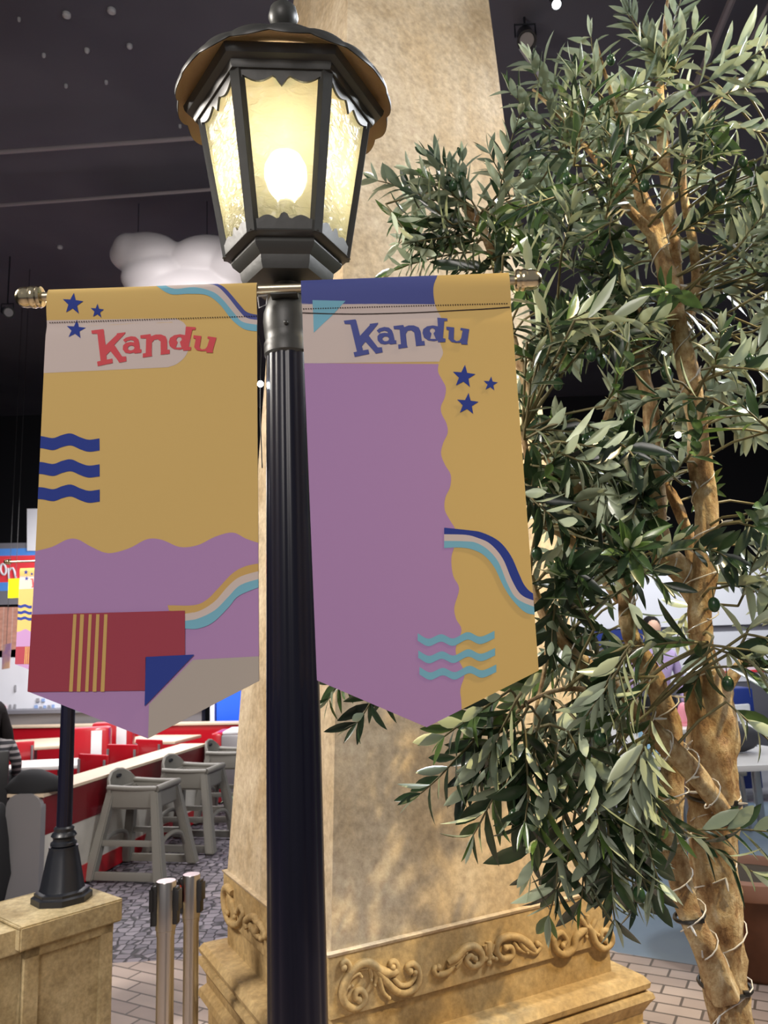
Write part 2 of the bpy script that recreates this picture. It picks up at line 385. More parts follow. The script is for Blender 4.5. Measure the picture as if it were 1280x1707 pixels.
slab('wall_left', -9.3, -9, -3, 15, -.012, 6.2, M['dark_room'])
slab('wall_right', 12, 12.3, -3, 15, -.012, 6.2, M['dark_room'])
slab('ceiling', -9.3, 12.3, 1.2, 15, 6.2, 6.4, M['ceiling'])
# ceiling cables, thin pale lines
def cable(pa, pb, r, label, m='cable_light'):
    p, q = atz(*pa, 6.0), atz(*pb, 6.0); b = MB(); b.tube([p, q], r, 8)
    return tag(b.build('ceiling_cable', M[m]), label, 'cable')
cable((-60, 258), (420, 223), .020, 'upper pale ceiling cable running behind the lantern')
cable((-60, 347), (430, 310), .017, 'lower pale ceiling cable running behind the lantern')
cable((1232, -30), (1140, 190), .03, 'thick pale ceiling cable slanting down above the olive tree')
cable((1300, -30), (1225, 120), .014, 'thin pale ceiling cable at the upper right')
cable((1080, 162), (1320, 148), .016, 'level pale ceiling cable behind the treetop')
for i, (x, y, r) in enumerate([(111, 25, .03), (186, 18, .03), (145, 84, .02), (216, 77, .022), (73, 92, .014), (110, 143, .014), (177, 137, .014),
                               (100, 412, .03), (32, 32, .012), (300, 210, .014)]):
    p = atz(x, y, 6.19); b = MB(); b.lathe((p.x, p.y, 6.17), [(r*.6, 0), (r, .01), (r, .03)], 12)
    tag(b.build('ceiling_fixing', M['speck']), 'small pale round fitting on the dark ceiling at the upper left', 'ceiling fitting', 'small fittings scattered on the dark ceiling')  # pale discs for the small bright specks on the ceiling
# spot fixtures
def fixture(px, py, Y, label, lit, s=1.0, tgt=None):
    p = aty(px, py, Y); t = empty('spotlight', p, label, 'spotlight')
    b = MB(); b.tube([p+Vector((0, 0, .10*s)), p+Vector((0, 0, 6.2-p.z))], .008*s, 8); b.build('drop_rod', M['black_metal'], t)
    b = MB(); b.tube([p+Vector((-.07*s, 0, 0)), p+Vector((-.07*s, 0, .1*s)), p+Vector((.07*s, 0, .1*s)), p+Vector((.07*s, 0, 0))], .007*s, 6); b.build('yoke', M['black_metal'], t)
    d = ((Vector(tgt) if tgt else Vector((.7, 1.6, 1.6)))-p).normalized(); q = d.to_track_quat('Z', 'Y').to_matrix()
    b = MB(); b.lathe(p, [(.03*s, -.12*s), (.055*s, -.10*s), (.058*s, .06*s), (.066*s, .10*s), (.066*s, .12*s), (.055*s, .12*s), (.05*s, .10*s)], 20, tilt=q); b.build('housing', M['black_metal'], t)
    b = MB(); b.lathe(p, [(.049*s, .1*s), (.049*s, .105*s)], 20, tilt=q); b.build('lens', M['lamp_face'] if lit else M['grey_metal'], t)
    return t
fixture(926, 2, 3.4, 'lit black ceiling spotlight at the top edge above the tree', True, .42)
fixture(876, 62, 5.2, 'unlit black ceiling spotlight hanging right of the stone column', False, 1.1)
fixture(12, 520, 8.5, 'black ceiling spotlight left of the yellow banner', False, 1.0)
t = empty('light_panel', aty(892, 110, 5.4), 'slanted pale strip light hanging beside the stone column', 'strip light')
b = MB(); p, q = aty(866, 78, 5.4), aty(908, 140, 5.4)
b.prism([p, p+Vector((.06, 0, 0)), q+Vector((.06, 0, 0)), q], (0, .03, 0)); b.build('diffuser', M['white_plastic'], t)
b = MB(); b.tube([p+Vector((.03, .02, 0)), Vector((p.x+.03, p.y+.02, 6.2))], .004, 6); b.build('suspension_wire', M['black_metal'], t)

# white inflatable sculpture hanging far behind
def inflatable():
    b = MB(); Y = 7.5
    def bl(x, y, rx, ry, dy=0):
        c = aty(x, y, Y+dy); k = Y*1.12/FPX; b.sphere(c, 1, 32, (rx*k, min(rx, ry)*k*.9, ry*k))
    bl(243, 424, 58, 35); bl(215, 416, 26, 26, -.05); bl(262, 462, 58, 36); bl(345, 440, 66, 46, .05); bl(395, 450, 50, 46); bl(320, 490, 105, 40)
    o = b.build('inflatable_puff', M['inflatable'])
    rm = o.modifiers.new('r', 'REMESH'); rm.mode = 'VOXEL'; rm.voxel_size = .022; rm.use_smooth_shade = True
    sm = o.modifiers.new('s', 'SMOOTH'); sm.iterations = 5
    for x in (230, 345):
        q = aty(x, 405, Y); c = MB(); c.tube([q, (q.x, q.y, 6.2)], .004, 6); c.build('suspension_wire', M['black_metal'], o)
    return tag(o, 'big white puffy shape hanging in the dark behind the lantern', 'hanging decoration')
inflatable()

# ================================================================== the stone column
A1, A2 = radians(61.5), radians(-28.3)
E1 = Vector((sin(A1), cos(A1), 0)); E2 = Vector((sin(A2), cos(A2), 0))
P0 = aty(548, 1590, 2.3); ZF = P0.z; P0 = Vector((P0.x, P0.y, 0)); W1, W2 = 1.03, .99
col = empty('stone_column', P0+(E1*W1+E2*W2)/2, 'tall tapering beige stone column with a carved base behind the black lamp post', 'column')
def sq(z, o, o1=None):     # square outline, o outset
    return [P0-E1*o-E2*o+Vector((0, 0, z)), P0+E1*(W1+o)-E2*o+Vector((0, 0, z)), P0+E1*(W1+o)+E2*(W2+o)+Vector((0, 0, z)), P0-E1*o+E2*(W2+o)+Vector((0, 0, z))]
b = MB(); zt = 6.2
# taper solved from the photo: corner passes (577,0)
best = None
for k in range(0, 400):
    kk = k*.0005
    for z in (3.5,):
        p = P0+(E1+E2)*(kk*(z-ZF))+Vector((0, 0, z)); d = p-CAM; w = d.dot(F_); px = 640+FPX*d.dot(R_)/w; py = 853.5-FPX*d.dot(U_)/w
        tx = 577-(577-553)*(py/1250)
        if best is None or abs(px-tx) < best[0]: best = (abs(px-tx), kk)
KT = best[1]; print('taper', KT)
def top_x(fn):
    a, c = fn(3.0), fn(4.2); q = []
    for p in (a, c):
        d = p-CAM; w = d.dot(F_); q.append((640+FPX*d.dot(R_)/w, 853.5-FPX*d.dot(U_)/w))
    (x1, y1), (x2, y2) = q; return x1+(x2-x1)*(0-y1)/(y2-y1)
def solve(g, target):
    return min((abs(top_x(lambda z: g(z, k*.001))-target), k*.001) for k in range(0, 250))[1]
TR = solve(lambda z, T: P0+E1*(W1-.012-T*(z-ZF))+E2*(.012+KT*(z-ZF))+Vector((0, 0, z)), 823)
TB = solve(lambda z, T: P0+E1*(.012+KT*(z-ZF))+E2*(W2-.012-T*(z-ZF))+Vector((0, 0, z)), 478)
print('TR TB', TR, TB)
def sh(z, s=.012):
    a = s+KT*(z-ZF); r1 = W1-s-TR*(z-ZF); r2 = W2-s-TB*(z-ZF)
    return [P0+E1*a+E2*a+Vector((0, 0, z)), P0+E1*r1+E2*a+Vector((0, 0, z)), P0+E1*r1+E2*r2+Vector((0, 0, z)), P0+E1*a+E2*r2+Vector((0, 0, z))]
b.rings([sh(ZF-.02), sh(2.2), sh(3.6), sh(5.0)]); b.build('shaft', M['plaster'], col, smooth=False)
zb = atplane(547, 1702, P0, E1.cross(Vector((0, 0, 1)))).z
b = MB(); b.rings([sq(zb, 0), sq(ZF-.010, 0)], cap=True); b.build('frieze', M['plaster_gold'], col, smooth=False)
b = MB(); b.rings([sq(ZF-.010, .003), sq(ZF-.002, .006), sq(ZF, -.01)], cap=True); b.build('frieze_edge', M['plaster'], col, smooth=False, label='pale worn top edge')
zl = zb-.10
b = MB(); pr = [(zb, -.012), (zl+.005, -.012), (zl, .06), (zl-.02, .075), (zl-.035, .072), (zl-.045, .06), (zl-.05, .078), (zl-.065, .082), (zl-.08, .07), (zl-.11, .052), (zl-.14, .05),
            (zl-.16, .072), (zl-.18, .078), (zl-.19, .06), (zl-.22, .045)]
b.rings([sq(z, o) for z, o in reversed(pr)]); b.build('moulding', M['plaster_gold'], col, smooth=True, ang=25)
b = MB(); b.rings([sq(0, .045), sq(zl-.215, .045)]); b.build('plinth', M['plaster_gold'], col, smooth=False)
# carved scrolls
NR = E1.cross(Vector((0, 0, 1))).normalized(); NR = -NR if NR.y > 0 else NR      # outward of right face
NL = E2.cross(Vector((0, 0, 1))).normalized(); NL = -NL if NL.x > 0 else NL
def scroll(strokes, conv, n, name='scroll_ornament'):
    b = MB()
    for pts, r0, r1 in strokes:
        P = [atplane(*conv(*p), P0, n)+n*.003 for p in pts]; P = crom(P, 6); k = len(P)
        b.tube(P, [ 1.35*(r0+(r1-r0)*i/(k-1))*(.55+.45*sin(pi*min(1, (i+1.5)/6)*.5)) for i in range(k)], 8)
    for pts, r0, r1 in strokes:
        p = atplane(*conv(*pts[-1]), P0, n)+n*.006; b.sphere(p, r1*1.6, 10)
    return b.build(name, M['plaster_gold'], col, ang=60)
c6 = lambda x, y: (540+x*.203, 1540+y*.203)
def spiral(cx, cy, r, turns, a0, dirn=1, sc=1.0, n=14):
    return [(cx+r*(1-.82*i/n)*cos(a0+dirn*2*pi*turns*i/n), cy+sc*r*(1-.82*i/n)*sin(a0+dirn*2*pi*turns*i/n)) for i in range(n+1)]
scroll([([(600, 385), (520, 400), (450, 375), (400, 335), (340, 315), (270, 340), (205, 410), (160, 490), (145, 570), (170, 650), (235, 690), (300, 665), (332, 600), (305, 545), (262, 550), (250, 600), (280, 622)], .010, .006),
        ([(520, 395), (575, 395), (598, 350), (575, 308), (540, 318), (555, 352)], .007, .006),
        ([(190, 420), (208, 350), (180, 305), (145, 318), (155, 355)], .006, .006),
        ([(400, 345), (470, 420), (540, 510), (630, 565), (720, 545), (772, 470), (768, 370), (725, 325), (675, 350), (700, 385)], .009, .006),
        ([(560, 440), (620, 500), (690, 495), (735, 440), (740, 395)], .006, .005),
        ([(440, 380), (455, 470), (480, 555), (525, 605)], .008, .004),
        ([(400, 350), (425, 430), (410, 500)], .007, .003), ([(370, 345), (385, 410), (380, 460)], .006, .003),
        ([(170, 520), (215, 440), (280, 405), (300, 430)], .006, .003), ([(165, 590), (180, 530), (225, 505)], .005, .003),
        ([(215, 430), (270, 375), (345, 360)], .006, .003)], c6, NR)
c4 = lambda x, y: (680+x*.328, 1200+y*.328)
scroll([([(230, 1245), (190, 1285), (145, 1292), (128, 1265), (150, 1255)], .007, .006),
        ([(200, 1235), (245, 1200), (285, 1160), (335, 1150), (370, 1185), (362, 1235), (320, 1250), (292, 1220), (310, 1195), (335, 1212)], .010, .006),
        ([(195, 1250), (250, 1225), (290, 1180)], .007, .004), ([(240, 1260), (262, 1225), (270, 1190)], .006, .004),
        ([(405, 1125), (405, 1180), (405, 1230)], .011, .006), ([(385, 1140), (400, 1190)], .008, .004), ([(428, 1135), (415, 1190)], .008, .004), ([(380, 1220), (405, 1200), (440, 1212)], .007, .005),
        ([(640, 1170), (600, 1130), (555, 1105), (500, 1100), (455, 1125), (445, 1175), (480, 1212), (525, 1195), (522, 1155), (490, 1155)], .010, .006),
        ([(560, 1120), (590, 1160), (640, 1180), (668, 1150), (650, 1135)], .007, .006), ([(530, 1125), (560, 1165), (600, 1180)], .006, .004)], c4, NR)
scroll([([(900, 1060), (850, 1100), (835, 1160), (790, 1190), (745, 1160), (740, 1105), (775, 1080), (800, 1115), (780, 1145)], .010, .006),
        ([(905, 1040), (930, 1080), (950, 1130), (990, 1160), (1030, 1130), (1025, 1080), (985, 1070), (975, 1105), (1000, 1120)], .010, .006),
        ([(870, 1000), (900, 1050), (900, 1100)], .008, .004), ([(950, 1010), (930, 1060), (960, 1090)], .008, .004), ([(905, 990), (905, 1050)], .009, .005)], c4, NR)
c7 = lambda x, y: (340+x*.328, 1200+y*.328)
scroll([([(150, 880), (125, 850), (108, 870), (108, 930), (125, 1010), (155, 1040), (185, 1030), (205, 985), (190, 950), (175, 975)], .012, .007),
        ([(125, 860), (150, 930), (165, 1000)], .010, .006), ([(105, 900), (108, 960), (130, 980)], .010, .006)], c7, NL)
scroll([([(225, 1060), (220, 1020), (245, 1000), (275, 1010), (280, 1060), (262, 1085), (250, 1060)], .011, .007),
        ([(262, 1010), (300, 1050), (320, 1100)], .011, .007), ([(240, 1040), (270, 1090), (300, 1110)], .010, .006)], c7, NL)

# ================================================================== street lamp (near)
LX, LY = -.152, 1.25
LROT = radians(-90+5)
def hexring(r, z, c=(LX, LY)): return [Vector((c[0]+r*cos(LROT+pi/6+i*pi/3), c[1]+r*sin(LROT+pi/6+i*pi/3), z)) for i in range(6)]
def street_lamp(label, group=None):
    t = empty('street_lamp', (LX, LY, 0), label, 'street lamp', group)
    fl = lambda a, z: 1-.035*(.5+.5*cos(12*a))**3
    b = MB(); R = []
    for z, r in ((.33, .048), (1.0, .0445), (1.4, .0425), (1.72, .0395), (2.045, .0365)): R.append((r, z))
    b.lathe((LX, LY, 0), R, 120, fl=fl); b.build('pole', M['post_paint'], t)
    b = MB(); b.lathe((LX, LY, 0), [(.034, 2.03), (.040, 2.036), (.0405, 2.055), (.038, 2.06), (.0395, 2.072), (.0415, 2.095), (.0405, 2.11), (.034, 2.13), (.026, 2.145), (.022, 2.155), (.03, 2.165), (.03, 2.18)], 36); b.build('collar', M['lantern_metal'], t)
    b = MB(); b.sphere((LX+.002, LY-.0415, 2.078), .004, 10); b.build('bolt', M['lantern_metal'], t)
    b = MB(); b.lathe((LX, LY, 0), [(.05, .44), (.062, .43), (.058, .41), (.070, .40), (.078, .385), (.064, .37), (.064, .355), (.078, .345), (.080, .33), (.07, .32)], 36)
    b.lathe((LX, LY, 0), [(.088, .32), (.088, .3), (.098, .26), (.132, .08), (.14, .06)], 24, fl=lambda a, z: 1-.05*(.5+.5*cos(8*a))**2)
    b.lathe((LX, LY, 0), [(.180, 0), (.180, .035), (.162, .045), (.162, .06), (.142, .07)], 8, rot=pi/8); b.build('base', M['black_metal'], t)
    # lantern
    b = MB(); b.rings([hexring(r, z) for r, z in ((.05, 2.160), (.074, 2.162), (.078, 2.172), (.080, 2.184), (.092, 2.194), (.095, 2.200), (.094, 2.207), (.105, 2.209), (.110, 2.212), (.108, 2.216), (.100, 2.218))]); b.build('lantern_base', M['lantern_metal'], t, ang=25)
    ZB, ZT, RB, RT = 2.214, 2.478, .099, .145
    fr = MB()
    for a, c in zip(hexring(RB+.003, ZB-.004), hexring(RT+.003, ZT+.006)):
        d = Vector((a.x-LX, a.y-LY, 0)).normalized(); s = Vector((-d.y, d.x, 0)); w = .0105
        w2 = .0125
        fr.hexa([a-s*w-d*.005, a+s*w-d*.005, a+s*w*.7+d*.006, a-s*w*.7+d*.006, c-s*w2-d*.005, c+s*w2-d*.005, c+s*w2*.7+d*.006, c-s*w2*.7+d*.006])
    fr.build('lantern_frame', M['lantern_metal'], t, ang=25)
    hb, ht = hexring(RB, ZB), hexring(RT, ZT)
    for i in range(6):
        j = (i+1) % 6; b = MB(); n = ((hb[i]+hb[j])/2-Vector((LX, LY, ZB))).normalized()
        nu, nv = 10, 14; q = []
        for v in range(nv+1):
            for u in range(nu+1):
                p = (hb[i].lerp(hb[j], u/nu)).lerp(ht[i].lerp(ht[j], u/nu), v/nv); q.append(b.bm.verts.new(p))
        for v in range(nv):
            for u in range(nu):
                k = v*(nu+1)+u; b.bm.faces.new((q[k], q[k+1], q[k+nu+2], q[k+nu+1]))
        b.build('glass_pane', M['glass'], t)
        # valances (scalloped plates) top and bottom
        def P(u, v, off=.004): return (hb[i].lerp(hb[j], u)).lerp(ht[i].lerp(ht[j], u), v)+n*off
        top = [(0, 1.02)]+[(0, .93)]
        def scal(u0, u1, v0, dv, k=7): return [(u0+(u1-u0)*m/k, v0-dv*sin(pi*m/k)) for m in range(k+1)]
        edge = scal(.06, .40, .935, .035)+[(.43, .925), (.47, .895), (.5, .875), (.53, .895), (.57, .925)]+scal(.60, .94, .935, .035)
        poly = [(0, 1.02), (0, .90)]+[(.05, .91)]+edge+[(.95, .91), (1, .90), (1, 1.02)]
        b = MB(); b.prism([P(u, v) for u, v in poly], n*.004)
        be = scal(.10, .38, .065, -.022)+[(.42, .07), (.45, .095), (.5, .105), (.55, .095), (.58, .07)]+scal(.62, .90, .065, -.022)
        poly = [(0, -.01), (0, .06)]+be+[(1, .06), (1, -.01)]
        b.build('valance', M['lantern_metal'], t, smooth=False); b = MB(); b.prism([P(u, v) for u, v in poly], n*.004)
        b.build('valance', M['lantern_metal'], t, smooth=False)
    b = MB(); R = [hexring(r, z) for r, z in ((.132, 2.478), (.150, 2.470), (.157, 2.470), (.160, 2.476), (.160, 2.483), (.172, 2.487), (.176, 2.492), (.178, 2.500), (.172, 2.506), (.14, 2.51))]
    b.rings(R, cap=False); b.build('cornice', M['lantern_metal'], t, ang=25)
    # roof: flared scalloped skirt over the cornice
    N = 144
    def lob(a): return 1+.028*abs(sin(9*a+LROT))**.7
    prof_o = [(.184, 2.500), (.185, 2.506), (.176, 2.514), (.150, 2.524), (.12, 2.540), (.085, 2.565), (.045, 2.60), (.02, 2.626)]
    b = MB(); R = []
    for k, (r, z) in enumerate(prof_o):
        R.append([Vector((LX+r*(lob(2*pi*i/N) if k < 3 else 1)*cos(2*pi*i/N), LY+r*(lob(2*pi*i/N) if k < 3 else 1)*sin(2*pi*i/N), z-(.010*abs(sin(9*2*pi*i/N+LROT))**.7 if k < 2 else 0))) for i in range(N)])
    b.rings(R, cap=False)
    b.build('roof', M['lantern_metal'], t, ang=60)
    b = MB(); R = []
    for k, (r, z) in enumerate([(.183, 2.499), (.174, 2.509), (.146, 2.517), (.10, 2.535), (.02, 2.56)]):
        R.append([Vector((LX+r*(lob(2*pi*i/N) if k < 2 else 1)*cos(2*pi*i/N), LY+r*(lob(2*pi*i/N) if k < 2 else 1)*sin(2*pi*i/N), z-(.010*abs(sin(9*2*pi*i/N+LROT))**.7 if k < 1 else 0))) for i in range(N)])
    b.rings(R, cap=False); b.build('roof_lining', M['roof_underside'], t, ang=60, label='tan inner lining of the roof')
    b = MB(); b.lathe((LX, LY, 0), [(.03, 2.628), (.028, 2.640), (.013, 2.650), (.012, 2.660), (.022, 2.668), (.0275, 2.684), (.024, 2.70), (.012, 2.712), (.008, 2.72), (.007, 2.735), (.003, 2.76)], 28); b.build('finial', M['lantern_metal'], t)
    b = MB(); b.lathe((LX, LY, 0), [(.018, 2.22), (.02, 2.25), (.018, 2.31), (.014, 2.32)], 20); b.build('bulb_socket', M['black_metal'], t)
    b = MB(); b.lathe((LX, LY, 0), [(.013, 2.315), (.017, 2.327), (.030, 2.345), (.037, 2.368), (.036, 2.385), (.027, 2.403), (.012, 2.413), (.002, 2.415)], 32); b.build('bulb', M['bulb'], t)
    return t
lampA = street_lamp('large black street lamp with lit six-sided lantern, holding both big banners')
ZR, YR = 2.1335, 1.20
b = MB(); b.tube([(-.556, YR, ZR), (.236, YR, ZR)], .0075, 16); rod = b.build('banner_rod', M['dull_brass'], lampA)
b = MB(); b.quadbox((LX, LY-.036, ZR-.004), (.045, .03, .012), None, .002); b.build('rod_bracket', M['lantern_metal'], lampA)
tY = Matrix(((0, 0, 1), (0, 1, 0), (-1, 0, 0)))
for sx, x in ((-1, -.553), (1, .233)):
    b = MB(); q = Matrix.Rotation(sx*pi/2, 3, 'Y')
    b.lathe((x, YR, ZR), [(.008, -.006), (.0165, -.004), (.018, .0), (.0165, .004), (.0175, .006), (.0185, .009), (.0175, .013), (.0165, .015), (.0172, .022), (.0155, .030), (.011, .036), (.005, .039), (.0015, .040)], 24, tilt=q)
    b.build('rod_finial', M['brass'], rod)

# ================================================================== banners
YB = 1.188
def smoothlist(pts, n=5):
    return [(p.x, p.y) for p in crom([Vector((x, y, 0)) for x, y in pts], n)]
class Banner:
    def __init__(s, outline, label, ztop, seed, amp):
        s.out = [aty(x, y, YB) for x, y in outline]; s.label = label; s.layer = 0; s.ztop = ztop; s.seed = seed; s.amp = amp
        s.base = MB(); s.cx = sum(p.x for p in s.out)/len(s.out)
    def disp(s, p):
        v = s.ztop-p.z; u = p.x-s.cx
        d = -.0035*sin(u*9+s.seed)*min(1, v/.3)*s.amp-.002*sin(v*7+s.seed*2)*s.amp*min(1, v*4)
        d += -.004*exp(-((v-.02)/.022)**2)+.004*exp(-((v+.002)/.006)**2)
        d += .003*exp(-((v-.062)/.012)**2)
        return d
    def add(s, mb, polys, mi, layer, px=True, hole=None):
        loops = [[(aty(x, y, YB) if px else Vector((x, YB, y))) for x, y in polys]]
        if hole: loops += [[aty(x, y, YB) for x, y in h] for h in hole]
        flat = [p for l in loops for p in l]
        t = bmesh.new(); vs = [t.verts.new(p) for p in flat]
        for tri in tessellate_polygon(loops):
            try: t.faces.new([vs[i] for i in tri])
            except ValueError: pass
        cz = sum(p.z for p in s.out)/len(s.out)
        n = len(s.out)
        for i in range(n):
            a, c = s.out[i], s.out[(i+1) % n]; nn = Vector((c.z-a.z, 0, -(c.x-a.x)))
            if nn.dot(Vector((s.cx, 0, cz))-Vector((a.x, 0, a.z))) > 0: nn = -nn
            bmesh.ops.bisect_plane(t, geom=t.verts[:]+t.edges[:]+t.faces[:], plane_co=a, plane_no=nn.normalized(), clear_outer=True, dist=1e-6)
        x0 = min(p.x for p in s.out); x1 = max(p.x for p in s.out); z0 = min(p.z for p in s.out); z1 = max(p.z for p in s.out)
        cuts = [(Vector((x0+(x1-x0)*k/14, 0, 0)), Vector((1, 0, 0))) for k in range(1, 14)]+[(Vector((0, 0, z0+(z1-z0)*k/16)), Vector((0, 0, 1))) for k in range(1, 16)]
        cuts += [(Vector((0, 0, s.ztop-v)), Vector((0, 0, 1))) for v in (.004, .01, .017, .026, .035, .045, .052, .060, .068, .078)]
        if t.faces:
            fx0 = min(v.co.x for v in t.verts); fx1 = max(v.co.x for v in t.verts); fz0 = min(v.co.z for v in t.verts); fz1 = max(v.co.z for v in t.verts)
            for co, no in cuts:
                if (no.x and fx0 < co.x < fx1) or (no.z and fz0 < co.z < fz1):
                    bmesh.ops.bisect_plane(t, geom=t.verts[:]+t.edges[:]+t.faces[:], plane_co=co, plane_no=no, dist=1e-7)
        mp = {}
        for v in t.verts:
            q = v.co.copy(); q.y += s.disp(v.co)-.0003*layer; mp[v] = mb.bm.verts.new(q)
        for f in t.faces:
            g = mb.bm.faces.new([mp[v] for v in f.verts]); g.material_index = mi; g.normal_update()
            if g.normal.y > 0: g.normal_flip()
        t.free()
def star(cx, cy, r, rot=-pi/2+.1): return [(cx+(r if i % 2 == 0 else r*.42)*cos(rot+i*pi/5), cy+(r if i % 2 == 0 else r*.42)*sin(rot+i*pi/5)) for i in range(10)]
def band(top, bot): return smoothlist(top)+list(reversed(smoothlist(bot)))
def wave(pts, w): 
    c = smoothlist(pts, 8); return [(x, y-w/2) for x, y in c]+[(x, y+w/2) for x, y in reversed(c)]
# lettering traced as outlines
K_ = [(68, 78), (172, 65), (180, 78), (214, 215), (300, 120), (300, 108), (375, 98), (372, 112), (290, 212), (372, 318), (408, 318), (415, 362), (352, 374), (340, 355), (262, 268), (230, 305), (240, 345), (288, 336), (296, 376), (166, 403), (156, 362), (186, 355), (180, 330), (128, 110), (78, 108)]
A_ = [(362, 168), (385, 148), (430, 136), (470, 142), (497, 165), (510, 200), (522, 255), (535, 255), (538, 285), (482, 292), (470, 284), (435, 292), (395, 284), (370, 255), (368, 218), (388, 196), (430, 188), (464, 192), (455, 176), (430, 169), (398, 178), (382, 192)]
AH = [[(442+30*cos(-a), 242+22*sin(-a)) for a in [i*pi/5 for i in range(10)]]]
N_ = [(510, 128), (598, 118), (606, 138), (645, 122), (690, 122), (735, 140), (752, 175), (763, 262), (785, 260), (790, 298), (710, 306), (708, 278), (695, 185), (668, 165), (638, 170), (620, 195), (630, 292), (637, 318), (555, 330), (552, 293), (577, 290), (565, 158), (515, 156)]
D_ = [(905, 130), (900, 50), (988, 58), (990, 82), (962, 82), (950, 235), (972, 240), (972, 268), (905, 272), (904, 255), (870, 262), (820, 255), (782, 230), (768, 190), (775, 155), (810, 130), (860, 122), (895, 128)]
DH = [[(866, 193), (887, 242), (835, 242), (848, 193), (835, 178), (833, 162), (845, 148), (864, 147), (878, 158), (880, 176)]]
U_L = [(980, 132), (1050, 140), (1048, 200), (1046, 245), (1070, 262), (1098, 256), (1112, 235), (1125, 166), (1104, 162), (1108, 143), (1184, 155), (1180, 180), (1166, 272), (1170, 292), (1112, 290), (1110, 274), (1070, 276), (1025, 268), (998, 240), (1003, 165), (980, 158)]
def solve_aff(src, dst):
    (a, b_), (c, d), (e, f) = src; det = (c-a)*(f-b_)-(e-a)*(d-b_)
    res = []
    for k in (0, 1):
        u, v, w = dst[0][k], dst[1][k], dst[2][k]
        m = ((v-u)*(f-b_)-(w-u)*(d-b_))/det; n = ((c-a)*(w-u)-(e-a)*(v-u))/det; res.append((m, n, u-m*a-n*b_))
    return lambda x, y: (res[0][0]*x+res[0][1]*y+res[0][2], res[1][0]*x+res[1][1]*y+res[1][2])
aff = solve_aff(((68, 78), (1184, 155), (166, 403)), ((65, 112), (1180, 180), (125, 432)))
toR = lambda x, y: (560+x*.1875, 520+y*.1875)
def toL(x, y): u, v = aff(x, y); return (140+u*.1875, 530+v*.1875)
def letters(bn, conv, matn, layer):
    mb = MB()
    for poly, holes in ((K_, None), (A_, AH), (N_, None), (D_, DH), (U_L, None)):
        bn.add(mb, [conv(*p) for p in poly], 0, layer, hole=[[conv(*p) for p in h] for h in holes] if holes else None)
    return mb, matn
def finish(bn, tname, lab, loc, lt, stars, stitch):
    o = empty(tname, loc, lab, 'banner'); bn.add(bn.base, [(0, 400), (1280, 400), (1280, 1300), (0, 1300)], pi_['white'], -9); cl = bn.base.build('cloth', PM, o, smooth='keep')
    # thin cloth thickness via solid back sheet
    mb, mt = lt; mb.build('lettering', M[mt], o, smooth='keep', label='Kandu lettering')
    stars.build('stars', M['print_royal'], o, smooth='keep')
    stitch.build('stitching', M['print_ink'], o, smooth='keep')
    return o
PK = ['yellow', 'cream', 'purple', 'blue', 'royal', 'cyan', 'red', 'stripe', 'white', 'ink']
PM = [M['print_'+k] for k in PK]; pi_ = {k: i for i, k in enumerate(PK)}

# ---- left banner
OL = [(80, 482), (428, 470.5), (431, 800), (432, 1135), (247, 1231), (45, 1153), (60, 860)]
OL = [(80, 482), (428, 470.5), (432, 1135), (247, 1231), (45, 1153)]
BL = Banner(OL, '', aty(255, 476, YB).z, .6, .8)
big = [(0, 440), (500, 440), (500, 1260), (0, 1260)]
ad = lambda poly, c, l: BL.add(BL.base, poly, pi_[c], l)
ad(big, 'yellow', 0)
ad([(40, 534), (293, 530)]+smoothlist([(293, 530), (308, 540), (318, 565), (311, 592), (296, 607), (280, 613)])+[(70, 622), (40, 622)], 'cream', 1)
ad(smoothlist([(40, 924), (59, 918), (86, 911), (111, 899), (129, 899), (151, 911), (180, 922), (215, 914), (245, 899), (270, 900), (300, 912), (330, 909), (359, 895), (388, 888), (410, 898), (431, 905), (450, 908)])+[(450, 1260), (20, 1260)], 'purple', 1)
ad([(30, 1025), (309, 1018), (309, 1093), (243, 1096), (243, 1151), (30, 1154)], 'red', 6)
for a, c in (((122, 127.5), (115, 121)), ((133.6, 140), (128, 134)), ((148, 153), (142, 147.5)), ((160.5, 166), (154.5, 161)), ((174, 179.5), (168, 174.5))):
    ad([(a[0], 1024), (a[1], 1024), (c[1], 1153), (c[0], 1153)], 'stripe', 7)
ad([(322, 1100), (450, 1093), (450, 1260), (247, 1260), (249, 1174)], 'white', 2)
ad([(244, 1095), (325, 1091), (242, 1177)], 'royal', 8)
yt = [(280, 1009), (323, 1009), (345, 1000), (366, 979), (388, 956), (410, 944), (440, 938)]
wt = [(282, 1018), (309, 1023), (334, 1018), (359, 1002), (381, 977), (402, 961), (440, 950)]
ct = [(309, 1035), (331, 1031), (359, 1017), (381, 995), (402, 975), (440, 963)]; cb = [(309, 1048), (330, 1048), (355, 1038), (381, 1013), (399, 993), (440, 976)]
ad(band(yt, wt), 'stripe', 4); ad(band([(309, 1023), (334, 1018), (359, 1002), (381, 977), (402, 961), (440, 950)], ct), 'cream', 4); ad(band(ct, cb), 'cyan', 4)
c0 = [(257, 474), (284, 492), (316, 492), (345, 494), (366, 508), (384, 530), (399, 544), (413, 551), (440, 554)]
c1 = [(268, 470), (291, 483), (323, 480), (352, 487), (370, 499), (391, 523), (406, 537), (440, 543)]
c2 = [(300, 470), (345, 473), (363, 479), (381, 497), (399, 519), (413, 530), (440, 534)]; c3 = [(345, 466), (363, 473), (377, 483), (399, 508), (413, 521), (440, 526)]
ad(band(c1, c0), 'cyan', 2); ad(band(c2, c1), 'cream', 2); ad(band(c3, c2), 'blue', 2)
